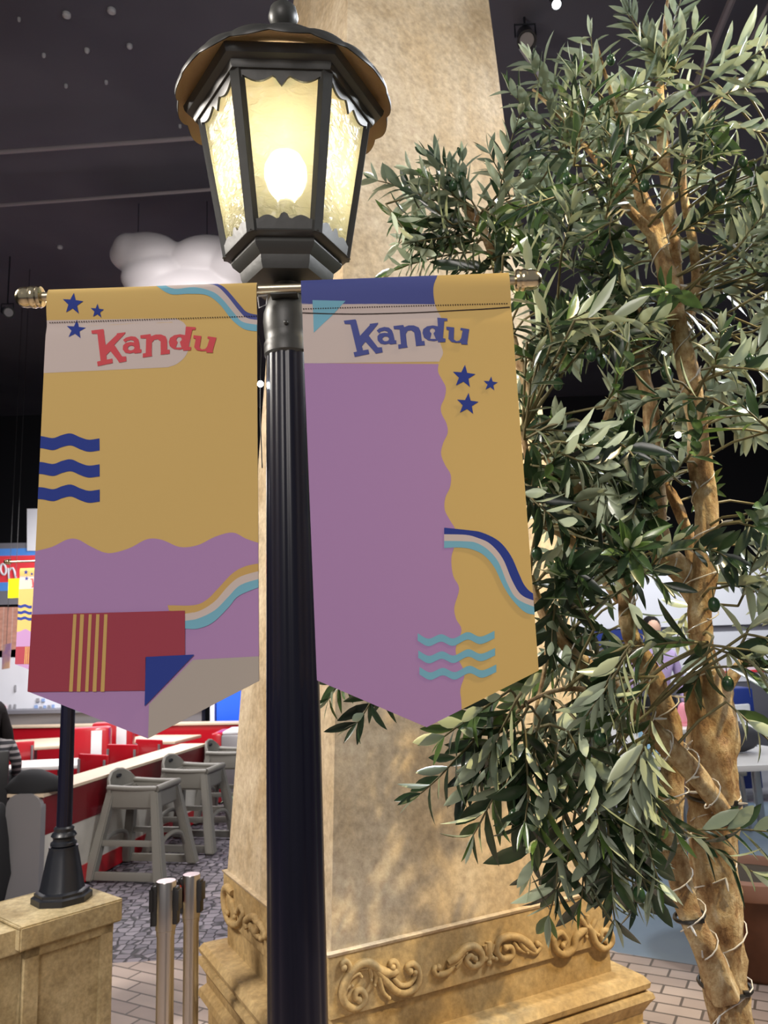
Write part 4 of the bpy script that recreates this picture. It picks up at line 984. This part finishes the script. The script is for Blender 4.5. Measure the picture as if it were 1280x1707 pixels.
# ================================================================== right background
YRt = 9.4
t = empty('food_counter', (aty(1120, 1000, YRt).x, YRt, 0), 'long white food counter front behind the olive tree', 'counter')
prt('upper_fascia', (900, 965, 1420, 1052), M['wall_white'], YRt, .1, y0r=938, y1r=1035)
prt('grey_gap', (900, 1052, 1420, 1064), M['sign_grey'], YRt+.05, .06, y0r=1035, y1r=1045)  # plain grey strip set back between fascia and lower wall
prt('lower_wall', (900, 1064, 1420, 1150), M['wall_white'], YRt+.02, .08, y0r=1045, y1r=1128)
prt('dark_opening', (900, 1150, 1420, 1320), mat('dim_grey', (.10, .10, .12), .7), YRt+.03, .08, y0r=1128, y1r=1300)
prt('red_line', (1190, 1120, 1420, 1124), M['sign_red'], YRt-.01, .03, y0r=1108, y1r=1112)
prt('blue_box', (990, 1050, 1105, 1080), M['deep_blue'], YRt-.05, .05)
prt('dark_door', (900, 962, 1000, 966), M['dark_room'], YRt-.01, .02)
def wtable(px, py, z, sx, sy, label, rot=0):
    p = atz(px, py, z); t = empty('food_court_table', (p.x, p.y, 0), label, 'table', None); R = Matrix.Rotation(rot, 3, 'Z')
    b = MB(); b.quadbox(Vector((p.x, p.y, z-.02)), (sx, sy, .04), R, .01); b.build('tabletop', M['table_white'], t)
    for a in (-1, 1):
        for c in (-1, 1):
            q = R @ Vector((a*(sx/2-.06), c*(sy/2-.06), 0)); b = MB(); b.quadbox(Vector((p.x+q.x, p.y+q.y, (z-.04)/2)), (.05, .05, z-.04), R, .006); b.build('leg', M['steel'], t)
    return t
wtable(1275, 1258, .74, .95, .8, 'large white table with steel legs right of the thick trunk')
wtable(1010, 1178, .80, .7, .4, 'pale white table behind the leaves left of the thick trunk')
wtable(1085, 1266, .62, .7, .5, 'white table seen through the branches between the two stems')
wtable(1165, 1208, .78, .8, .6, 'small far white table behind the thick trunk')
def wchair(px, py, label, rot, m):
    p = atz(px, py, 0); t = empty('plastic_chair', (p.x, p.y, 0), label, 'chair', None); t.rotation_euler = (0, 0, rot); X = root_matrix(t)
    b = MB(); b.quadbox((0, 0, .44), (.42, .42, .04), None, .015); b.bm.transform(X); b.build('seat', m, t)
    b = MB(); b.quadbox((0, .2, .68), (.40, .03, .34), None, .014); b.bm.transform(X); b.build('backrest', m, t)
    for sx in (-1, 1):
        for sy in (-1, 1):
            b = MB(); b.tube([(sx*.19, sy*.19, 0), (sx*.17, sy*.17, .43)], .013, 8); b.bm.transform(X); b.build('leg', M['steel'], t)
wchair(1262, 1330, 'white chair behind the large white table at the right edge', .3, M['white_plastic'])
wchair(1040, 1335, 'white chair showing between the leaning stems', -.4, M['white_plastic'])
wchair(1205, 1375, 'grey chair under the large white table beside the trunk', 2.8, M['grey_plastic'])
# raised ledge between blue floor and tables
b = MB(); pL, pR = atz(900, 1345, 0), atz(1400, 1322, 0); b.prism([Vector((pL.x, pL.y, -.012)), Vector((pR.x, pR.y, -.012)), Vector((pR.x, 9.2, -.012)), Vector((pL.x, 9.2, -.012))], (0, 0, .03))
tag(b.build('floor_platform', mat('platform', S(150, 150, 156), .5), smooth=False), kind='structure')
# pink and blue things on the tables, and a dark bag
p = atz(1142, 1210, .78); b = MB(); b.sphere(p+Vector((0, 0, .105)), .075, 14, (.75, .75, 1.25)); b.lathe(p, [(.05, 0.001), (.05, .01), (.03, .03)], 14)
tag(b.build('pink_balloon', M['pink']), 'pink rounded object showing between the two stems', 'toy')
p = atz(1085, 1256, .62); b = MB(); b.quadbox(p+Vector((0, 0, .1105)), (.16, .12, .22), None, .03); tag(b.build('paper_bag', M['light_blue']), 'pale blue bag behind the diagonal branch', 'bag')
p = atz(1240, 1258, .74); b = MB(); b.sphere(p+Vector((0, .1, .10)), .13, 16, (1.2, .9, .75)); tag(b.build('dark_bag', mat('bag_dark', (.05, .05, .06), .8)), 'dark grey bag on the white table right of the trunk', 'bag')
p = atz(1205, 1160, .9); b = MB(); b.quadbox(Vector((p.x, 8.3, .5)), (.34, .3, 1.0), None, .03); tag(b.build('litter_bin', M['deep_blue']), 'dark blue bin right of the trunk top', 'bin')
# people far behind, mostly hidden by leaves
def far_person(px, py, label, top, bot):
    p = atz(px, py, 0); t = empty('person', (p.x, p.y, 0), label, 'person')
    V = [(0, 0, .92), (0, 0, 1.1), (0, 0, 1.32), (0, 0, 1.46), (0, 0, 1.56), (0, 0, 1.66), (-.18, 0, 1.36), (-.24, 0, 1.1), (-.22, -.1, .88), (.18, 0, 1.36), (.24, 0, 1.1), (.22, -.1, .88)]
    skin_body('body', V, [(0, 1), (1, 2), (2, 3), (3, 4), (4, 5), (2, 6), (6, 7), (7, 8), (2, 9), (9, 10), (10, 11)], [.13, .13, .13, .06, .07, .08, .055, .045, .03, .055, .045, .03], top, t)
    b = MB(); P = Vector((p.x, p.y, 0))
    for s in (-1, 1): b.tube(crom([P+Vector((s*.08, 0, .95)), P+Vector((s*.1, -.02, .5)), P+Vector((s*.1, 0, .04))], 5), [.095]*5+[.07]*5+[.05], 12)
    b.build('trousers', bot, t)
    b = MB(); b.sphere(P+Vector((0, -.01, 1.62)), .095, 16, (.85, 1, 1.15)); b.build('head', M['skin'], t)
    b = MB(); b.sphere(P+Vector((0, .025, 1.65)), .105, 16, (.9, 1, 1.05)); b.build('hair', M['hair'], t)
far_person(1112, 1325, 'standing person in a lilac top behind the stems of the tree', mat('lilac', S(170, 150, 190), .8), M['black_cloth'])
# planter pot
p = atz(1268, 1612, 0); t = empty('planter_pot', p, 'large brown terracotta planter pot at the lower right edge', 'planter')
b = MB(); b.lathe(p, [(.20, 0), (.215, .02), (.245, .36)], 48); b.build('body', M['pot'], t)
b = MB(); b.lathe(p, [(.245, .35), (.268, .36), (.275, .39), (.268, .43), (.24, .44), (.225, .42), (.22, .30)], 48); b.build('rim', M['pot_rim'], t)
b = MB(); b.lathe(p, [(.222, .33), (.222, .40), (.1, .41)], 32); b.build('soil', mat('soil', (.05, .035, .02), .9), t)

# ================================================================== olive tree
random.seed(21)
tb = aty(1225, 1707, 1.8)
tree = empty('olive_tree', (tb.x, tb.y, 0), 'artificial olive tree with pale brown stems and silvery leaves right of the banners', 'tree')
def stem(pts, name='branch', k=1.0):
    P = []; Rr = []
    for x, y, Y, w in pts:
        p = aty(x, y, Y); P.append(p); d = (p-CAM).dot(F_); Rr.append(w*d/FPX/2*k)
    C = crom(P, 6); Rr = interp(Rr, 6)
    for i, c in enumerate(C):
        c += Vector((noise.noise(c*6+Vector((3, 0, 0))), noise.noise(c*6+Vector((0, 7, 0))), 0))*.008
    b = MB(); b.tube(C, Rr, 18, wob=.42); o = b.build(name, M['bark'], tree, ang=80); return C
STEMS = []
tz = aty(1215, 1690, 1.8)
foot = [(tb.x+.05, tb.y+.02, 0), (tb.x+.04, tb.y+.02, .35)]
trunk = [(1215, 1690, 1.8, 66), (1205, 1600, 1.8, 74), (1192, 1500, 1.8, 74), (1188, 1400, 1.8, 76), (1187, 1300, 1.8, 80), (1188, 1220, 1.8, 78), (1180, 1160, 1.8, 70), (1172, 1100, 1.8, 42), (1168, 1020, 1.8, 34), (1174, 950, 1.8, 36), (1176, 880, 1.8, 36), (1170, 800, 1.8, 36), (1160, 700, 1.8, 34), (1150, 620, 1.8, 34), (1133, 555, 1.8, 30), (1112, 470, 1.82, 28), (1095, 400, 1.84, 26), (1080, 350, 1.85, 24), (1062, 310, 1.86, 16)]
# trunk goes to the floor as one mesh
P = [Vector(foot[0]), Vector(foot[1])]; Rr = [.062, .055]
for x, y, Y, w in trunk:
    p = aty(x, y, Y); P.append(p); Rr.append(w*(p-CAM).dot(F_)/FPX/2)
C = crom(P, 6); b = MB(); b.tube(C, interp(Rr, 6), 28, wob=.42); b.build('trunk', M['bark'], tree, ang=80); STEMS.append(C)
ST = [
 [(1212, 1660, 1.74, 50), (1190, 1600, 1.73, 44), (1167, 1560, 1.72, 42), (1147, 1510, 1.72, 40), (1133, 1450, 1.72, 40), (1123, 1390, 1.73, 38), (1118, 1320, 1.74, 36), (1122, 1260, 1.75, 36), (1112, 1190, 1.77, 38), (1092, 1142, 1.78, 36), (1066, 1095, 1.8, 34), (1048, 1050, 1.8, 26), (1040, 980, 1.8, 22), (1012, 910, 1.8, 24), (975, 850, 1.8, 22), (955, 810, 1.82, 18), (915, 765, 1.85, 14), (868, 686, 1.9, 9)],
 [(1222, 1375, 1.70, 26), (1185, 1330, 1.68, 30), (1150, 1285, 1.67, 34), (1112, 1245, 1.66, 34), (1075, 1205, 1.66, 30), (1042, 1160, 1.66, 24), (1005, 1130, 1.66, 22), (975, 1105, 1.66, 22), (945, 1075, 1.66, 22), (918, 1045, 1.66, 20), (900, 1010, 1.68, 16), (886, 960, 1.7, 10)],
 [(1172, 1020, 1.84, 30), (1140, 960, 1.84, 40), (1108, 925, 1.84, 38), (1098, 880, 1.85, 32), (1094, 820, 1.86, 26), (1092, 750, 1.88, 24), (1085, 680, 1.9, 26), (1070, 620, 1.92, 22), (1062, 560, 1.92, 16), (1066, 500, 1.92, 10)],
 [(1160, 940, 1.9, 24), (1145, 880, 1.92, 18), (1100, 800, 1.94, 16), (1032, 780, 1.95, 14), (1012, 720, 1.95, 14), (1028, 650, 1.95, 13), (1030, 610, 1.95, 12), (1012, 585, 1.95, 11), (963, 560, 1.95, 8), (930, 545, 1.95, 5)],
 [(1035, 1000, 1.82, 20), (985, 935, 1.80, 22), (940, 890, 1.78, 18), (903, 868, 1.76, 14), (880, 800, 1.74, 10), (868, 720, 1.74, 7)],
 [(925, 780, 1.9, 14), (890, 690, 1.92, 14), (862, 590, 1.94, 14), (842, 500, 1.95, 14), (825, 440, 1.95, 16), (803, 380, 1.95, 15), (778, 345, 1.95, 12), (745, 300, 1.95, 6), (728, 240, 1.95, 3)],
 [(1130, 545, 1.86, 24), (1124, 470, 1.87, 24), (1120, 400, 1.88, 20), (1112, 330, 1.88, 18), (1104, 260, 1.88, 18), (1103, 190, 1.88, 20), (1101, 140, 1.88, 12), (1108, 60, 1.88, 7), (1116, -20, 1.88, 4)],
 [(1140, 560, 1.9, 18), (1160, 460, 1.92, 16), (1138, 330, 1.94, 12), (1142, 240, 1.94, 12), (1170, 200, 1.94, 7), (1230, 130, 1.92, 5)],
 [(1095, 400, 1.84, 18), (1040, 340, 1.82, 12), (985, 260, 1.80, 8), (930, 190, 1.8, 6), (890, 150, 1.8, 4)],
 [(1065, 330, 1.86, 10), (1040, 230, 1.84, 8), (1010, 130, 1.82, 5), (995, 70, 1.82, 3)],
 [(1200, 1180, 1.85, 22), (1230, 1120, 1.86, 18), (1265, 1080, 1.86, 14), (1310, 1040, 1.86, 10)],
 [(1042, 1160, 1.66, 16), (985, 1150, 1.62, 10), (930, 1150, 1.58, 8), (880, 1170, 1.55, 6), (840, 1210, 1.52, 4)],
 [(1075, 1190, 1.66, 14), (1040, 1230, 1.62, 9), (1010, 1290, 1.58, 7), (1000, 1360, 1.56, 5), (985, 1440, 1.55, 3)],
 [(918, 1045, 1.66, 12), (905, 1120, 1.62, 8), (890, 1200, 1.58, 6), (900, 1290, 1.56, 4)],
]
for s_ in ST: STEMS.append(stem(s_))
allpts = [p for C in STEMS for p in C]

leafbm = bmesh.new(); tone = leafbm.verts.layers.float.new('tone'); twigs = MB()
def leaf(base, d, nrm, L, Wd, curl, tn):
    d = d.normalized(); s = d.cross(nrm)
    if s.length < 1e-3: s = d.orthogonal()
    s.normalize(); n = s.cross(d).normalized(); rows = []
    for t, w in ((0, .10), (.14, .52), (.34, .95), (.56, 1.0), (.78, .66), (.92, .28), (1, 0)):
        c = base+d*(L*t)-n*(curl*L*t*t); wd = Wd*.5*w
        if w == 0: rows.append([leafbm.verts.new(c)])
        else: rows.append([leafbm.verts.new(c+s*wd+n*wd*.35), leafbm.verts.new(c), leafbm.verts.new(c-s*wd+n*wd*.35)])
    for r in rows:
        for v in r: v[tone] = tn
    for a, b_ in zip(rows, rows[1:]):
        if len(b_) == 3:
            for k in (0, 1): leafbm.faces.new((a[k+1], a[k], b_[k], b_[k+1])).smooth = True
        else:
            for k in (0, 1): leafbm.faces.new((a[k+1], a[k], b_[0])).smooth = True
NL_ = 0
def spray(p0, d, L, n, droop, ls=1.0, connect=True, tn0=None):
    global NL_
    d = d.normalized(); pts = []; p = p0.copy(); dd = d.copy(); seg = L/n
    for i in range(n+1):
        pts.append(p.copy()); p += dd*seg; dd = (dd+Vector((random.gauss(0, .07), random.gauss(0, .07), random.gauss(0, .05)-droop*.12))).normalized()
    pre = []
    if connect:
        q = min(allpts, key=lambda a: (a-p0).length_squared)
        if (q-p0).length < .5: pre = [q, q.lerp(p0, .5)+Vector((0, 0, .01))]
    C = pre+pts; k = len(C)
    twigs.tube(C, [.0028*(1-.7*i/(k-1))+.0006 for i in range(k)], 5)
    phase = random.uniform(0, pi); tn = random.random() if tn0 is None else tn0
    for i in range(1, n+1):
        t = (pts[i]-pts[i-1]).normalized(); u = t.orthogonal().normalized(); 
        u = Matrix.Rotation(phase+i*pi/2*1.05, 3, t) @ u
        for sgn in (-1, 1):
            if random.random() < .06: continue
            sd = u*sgn; f = random.uniform(.55, .95); ld = (t*f+sd*(1.15-f*.5)+Vector((0, 0, random.uniform(-.25, .15)-droop*.25))).normalized()
            nn = (t-ld*t.dot(ld)).normalized()*.7+Vector((0, 0, .5))
            LL = random.uniform(.060, .102)*ls*(1 if i < n-1 else .75)
            leaf(pts[i]+sd*.001, ld, nn, LL, LL*random.uniform(.23, .31), random.uniform(-.05, .22), min(1, max(0, tn*.6+random.uniform(-.1, .45)))); NL_ += 1
    for _ in range(2):
        leaf(pts[-1], dd+Vector((random.gauss(0, .25), random.gauss(0, .25), random.gauss(0, .25))), Vector((random.gauss(0, 1), random.gauss(0, 1), 1)), .05*ls, .011, .05, min(1, tn+.3))
def screen_dir(dx, dy, dz=0): return (R_*dx-U_*dy+F_*dz)
def inside(x, y, poly):
    c = False; n = len(poly)
    for i in range(n):
        x1, y1 = poly[i]; x2, y2 = poly[(i+1) % n]
        if (y1 > y) != (y2 > y) and x < (x2-x1)*(y-y1)/(y2-y1)+x1: c = not c
    return c
HOLES = [(960, 640, 45, 55), (1240, 790, 50, 60), (1075, 560, 0, 0), (1185, 60, 75, 60), (950, 60, 70, 50), (1250, 210, 40, 25), (1000, 470, 0, 0), (935, 480, 28, 30), (1100, 905, 35, 28), (1232, 960, 45, 30), (1200, 1020, 30, 30), (1060, 700, 14, 30), (1000, 1010, 20, 20), (1020, 1060, 30, 18)]
def hole(x, y): return any(a and ((x-cx)/a)**2+((y-cy)/b_)**2 < 1 for cx, cy, a, b_ in HOLES)
REG = [
 ([(855, 450), (960, 450), (965, 920), (905, 920), (880, 700)], 24, (1.5, 2.05), None, .2),
 ([(880, 200), (1000, 180), (1090, 110), (1200, 215), (1330, 210), (1340, 440), (1290, 470), (870, 440), (850, 320)], 78, (1.55, 2.1), None, .05),
 ([(870, 430), (1330, 430), (1340, 700), (880, 700)], 66, (1.5, 2.1), None, .25),
 ([(880, 690), (1330, 690), (1330, 900), (890, 880)], 44, (1.5, 2.1), None, .35),
 ([(900, 900), (1320, 900), (1320, 1150), (930, 1130)], 30, (1.45, 2.05), None, .3),
 ([(800, 1130), (1080, 1110), (1080, 1260), (790, 1230)], 15, (1.42, 1.8), (-.5, .85), .5),
 ([(860, 1230), (1070, 1230), (1085, 1420), (920, 1400)], 10, (1.42, 1.75), (-.15, 1), .5),
 ([(650, 340), (800, 300), (860, 380), (850, 450), (690, 445)], 12, (1.8, 2.05), None, .0),
]
for poly, cnt, (y0, y1), sd, droop in REG:
    xs = [p[0] for p in poly]; ys = [p[1] for p in poly]; made = 0; tries = 0
    while made < cnt and tries < 6000:
        tries += 1; x = random.uniform(min(xs), max(xs)); y = random.uniform(min(ys), max(ys))
        if not inside(x, y, poly) or hole(x, y): continue
        Y = random.uniform(y0, y1)
        tx_ = 1075+(y-330)*.30 if y < 620 else 1165
        if abs(x-tx_) < 55 and y > 250 and Y < 1.9 and random.random() < .8: continue
        c = aty(x, y, Y)
        if sd: dr = screen_dir(sd[0]+random.gauss(0, .35), sd[1]+random.gauss(0, .25), random.gauss(0, .3))
        else:
            q = min(allpts, key=lambda a: (a-c).length_squared); dr = (c-q).normalized()*.8+Vector((random.gauss(0, .45), random.gauss(0, .4), random.gauss(.25-droop, .4)))
        dr.normalize(); L = random.uniform(.10, .19); tip = c+dr*L*.6; dd = tip-CAM; w = dd.dot(F_); tx = 640+FPX*dd.dot(R_)/w; ty = 853.5-FPX*dd.dot(U_)/w
        if hole(tx, ty) or hole((x+tx)/2, (y+ty)/2): continue
        spray(c-dr*L*.5, dr, L, random.randint(5, 9), droop); made += 1
for _ in range(2): spray(aty(1042, 930, 1.5), Vector((0, -1, .25)), .05, 4, 0, 1.1, True, .9)
# hand-placed silhouette sprays: (x0,y0)->(x1,y1) at depth Y
HS = [((900, 1200), (860, 1400), 1.5), ((960, 1330), (950, 1560), 1.5), ((840, 1230), (760, 1320), 1.55), ((1000, 1380), (1045, 1545), 1.53), ((1075, 1340), (1075, 1480), 1.5), ((930, 950), (905, 1100), 1.6), ((990, 1050), (940, 960), 1.5), ((1230, 1010), (1290, 900), 1.6), ((1200, 980), (1290, 960), 1.55), ((800, 360), (735, 235), 1.93), ((770, 345), (615, 312), 1.93), ((790, 350), (680, 275), 1.9), ((800, 380), (640, 350), 1.95), ((775, 350), (775, 262), 1.94), ((810, 400), (700, 420), 1.92), ((820, 420), (640, 440), 1.96), ((760, 330), (715, 250), 1.92), ((800, 380), (730, 380), 1.9),
      ((825, 430), (845, 190), 1.9), ((850, 330), (822, 245), 1.9), ((860, 300), (905, 240), 1.85), ((955, 250), (842, 140), 1.8), ((970, 240), (865, 110), 1.82), ((960, 200), (905, 65), 1.8), ((1000, 180), (990, 40), 1.8), ((1010, 170), (945, 100), 1.78),
      ((1105, 160), (1085, 0), 1.85), ((1105, 150), (1170, 40), 1.86), ((1105, 130), (1120, -30), 1.88), ((1110, 150), (1040, 15), 1.86), ((1130, 120), (1060, 70), 1.84), ((1150, 150), (1290, 90), 1.8), ((1160, 120), (1280, 60), 1.9), ((1180, 170), (1290, 130), 1.85), ((1180, 200), (1300, 230), 1.8), ((1140, 180), (1200, 260), 1.75),
      ((850, 1150), (740, 1250), 1.5), ((830, 1190), (705, 1350), 1.5), ((880, 1180), (800, 1330), 1.5), ((890, 1220), (815, 1430), 1.5), ((930, 1240), (900, 1420), 1.48), ((950, 1280), (925, 1500), 1.5), ((930, 1300), (880, 1470), 1.52), ((990, 1300), (980, 1520), 1.5), ((1040, 1300), (1060, 1520), 1.55), ((1020, 1350), (1080, 1500), 1.52), ((1010, 1330), (1020, 1500), 1.5), ((1060, 1290), (1130, 1400), 1.5), ((870, 1200), (905, 1380), 1.46), ((960, 1200), (1010, 1400), 1.46),
      ((650, 1110), (615, 1230), 1.75), ((590, 1110), (550, 1170), 1.85),
      ((1130, 1380), (1260, 1470), 1.6), ((1150, 1385), (1290, 1390), 1.62),
      ((1075, 960), (990, 920), 1.5), ((1060, 970), (1130, 900), 1.5), ((1180, 1075), (1330, 1110), 1.5), ((1180, 1070), (1040, 1100), 1.5), ((1190, 1080), (1330, 1150), 1.52), ((1210, 1170), (1300, 1260), 1.6)]
for (x0, y0), (x1, y1), Y in HS:
    a = aty(x0, y0, Y+.03); e = aty(x1, y1, Y-.03); L = (e-a).length; dn = y1 > y0
    spray(a, (e-a)/L+Vector((0, 0, .12 if dn else .06)), L*.92, max(5, int(L/.024)), .16 if dn else .1, 1.05)
bmesh.ops.transform(leafbm, matrix=root_matrix(tree).inverted(), verts=leafbm.verts)
me = bpy.data.meshes.new('foliage'); leafbm.to_mesh(me); leafbm.free(); me.materials.append(M['leaf'])
fo = bpy.data.objects.new('foliage', me); COL.objects.link(fo); fo.parent = tree
twigs.build('twigs', M['twig'], tree, ang=80)
print('leaves', NL_)
OL_ = [(945, 298, 1.6), (985, 592, 1.55), (1048, 695, 1.5), (1030, 640, 1.6), (1190, 1008, 1.5), (1213, 1140, 1.5), (895, 923, 1.55), (858, 1362, 1.45), (868, 1355, 1.47), (790, 1293, 1.5), (1065, 1492, 1.46), (977, 735, 1.55), (1120, 100, 1.75), (1018, 100, 1.72), (1238, 270, 1.7), (930, 640, 1.62), (1075, 310, 1.6), (755, 310, 1.88), (880, 290, 1.8), (1040, 250, 1.7), (1250, 600, 1.6), (1110, 620, 1.55), (770, 295, 1.9), (1200, 330, 1.65), (850, 255, 1.85), (1000, 1230, 1.45)]
for x, y, Y in OL_:
    p = aty(x, y, Y); b = MB(); b.sphere(p, .0125, 16, (.88, .88, 1.18)); b.lathe(p, [(.001, .013), (.001, .03)], 6); b.build('olive', M['olive'], tree)
# soil base for the tree: round pot hidden below the frame
pt = Vector((tb.x+.05, tb.y+.02, 0))

# cable ties
def tie(stem_pts, frac, r, label):
    c = stem_pts[int(frac*(len(stem_pts)-1))]; c2 = stem_pts[min(len(stem_pts)-1, int(frac*(len(stem_pts)-1))+1)]; t = (c2-c).normalized(); u = t.orthogonal().normalized(); v = t.cross(u)
    pts = [c+(u*cos(a)+v*sin(a))*r+t*.004*sin(a) for a in [2*pi*i/24 for i in range(25)]]
    b = MB(); b.tube(pts, .0042, 6, cap=False); p = c+Vector((.5, -.87, 0))*r
    b.quadbox(p, (.012, .010, .010), None, .002); tag(b.build('cable_tie', M['tie']), label, 'cable tie')
def near(C, x, y):
    best = min(range(len(C)), key=lambda i: (lambda d: (640+FPX*d.dot(R_)/d.dot(F_)-x)**2+(853.5-FPX*d.dot(U_)/d.dot(F_)-y)**2)(C[i]-CAM)); return best/(len(C)-1)
tie(STEMS[0], near(STEMS[0], 1210, 1650), .052, 'black cable tie round the trunk near the bottom')
tie(STEMS[1], near(STEMS[1], 1150, 1523), .029, 'black cable tie round the thinner left stem')
tie(STEMS[0], near(STEMS[0], 1200, 1335), .057, 'black cable tie binding the diagonal branch to the trunk')
# clear fairy-light wire wound round stems
sl = empty('fairy_lights', (tb.x, tb.y, .8), 'clear fairy light wire wound loosely round the olive stems, one bulb glowing', 'string lights')
random.seed(5)
def wind(C, f0, f1, r, turns):
    i0, i1 = int(f0*(len(C)-1)), int(f1*(len(C)-1)); n = int(turns*14); P = []
    for k in range(n+1):
        f = i0+(i1-i0)*k/n; i = min(int(f), len(C)-2); c = C[i].lerp(C[i+1], f-i); t = (C[i+1]-C[i]).normalized(); u = t.orthogonal().normalized(); v = t.cross(u)
        a = 2*pi*turns*k/n; rr = r*(1.05+.35*noise.noise(Vector((k*.21, f0*9, 0)))); P.append(c+(u*cos(a)+v*sin(a))*rr)
    b = MB(); b.tube(P, .0015, 5); b.build('wire', M['wire_clear'], sl)
    for k in range(7, n, 15):
        d = Vector((random.gauss(0, 1), -1.2, random.gauss(0, 1))).normalized(); b = MB(); b.tube([P[k], P[k]+d*.012, P[k]+d*.026], [.0022, .0030, .0012], 6); b.build('light_bulb', M['led_off'], sl)
wind(STEMS[0], .08, .30, .048, 4); wind(STEMS[0], .35, .62, .034, 5); wind(STEMS[1], .05, .5, .030, 7); wind(STEMS[1], .5, .85, .022, 5); wind(STEMS[2], .05, .75, .026, 8); wind(STEMS[3], .05, .5, .028, 4); wind(STEMS[0], .62, .9, .024, 6); wind(STEMS[7], .1, .8, .016, 6); wind(STEMS[6], .45, .9, .012, 5)
p = aty(1130, 725, 1.47); b = MB(); b.sphere(p, .006, 12); b.build('light_bulb', M['led'], sl, label='glowing white bulb')
b = MB(); b.tube([p, p+Vector((.02, .02, .01)), p+Vector((.03, .12, .03))], .0014, 5); b.build('wire', M['wire_clear'], sl)
# bright bulb seen in the gap left of the lamp pole, on a wire down the pole
t2 = empty('fairy_light', aty(434, 640, 1.24), 'single glowing white bulb on a wire left of the lamp pole', 'string light')
b = MB(); b.sphere(aty(434, 640, 1.24), .0052, 12); b.build('light_bulb', M['led'], t2)
b = MB(); b.tube([aty(431, 560, 1.22), aty(436, 580, 1.24), aty(435, 610, 1.24), aty(434, 637, 1.24)], .001, 5); b.tube([aty(434, 643, 1.24), aty(434, 700, 1.24), aty(437, 780, 1.235)], .001, 5); b.build('wire', M['black_plastic'], t2)
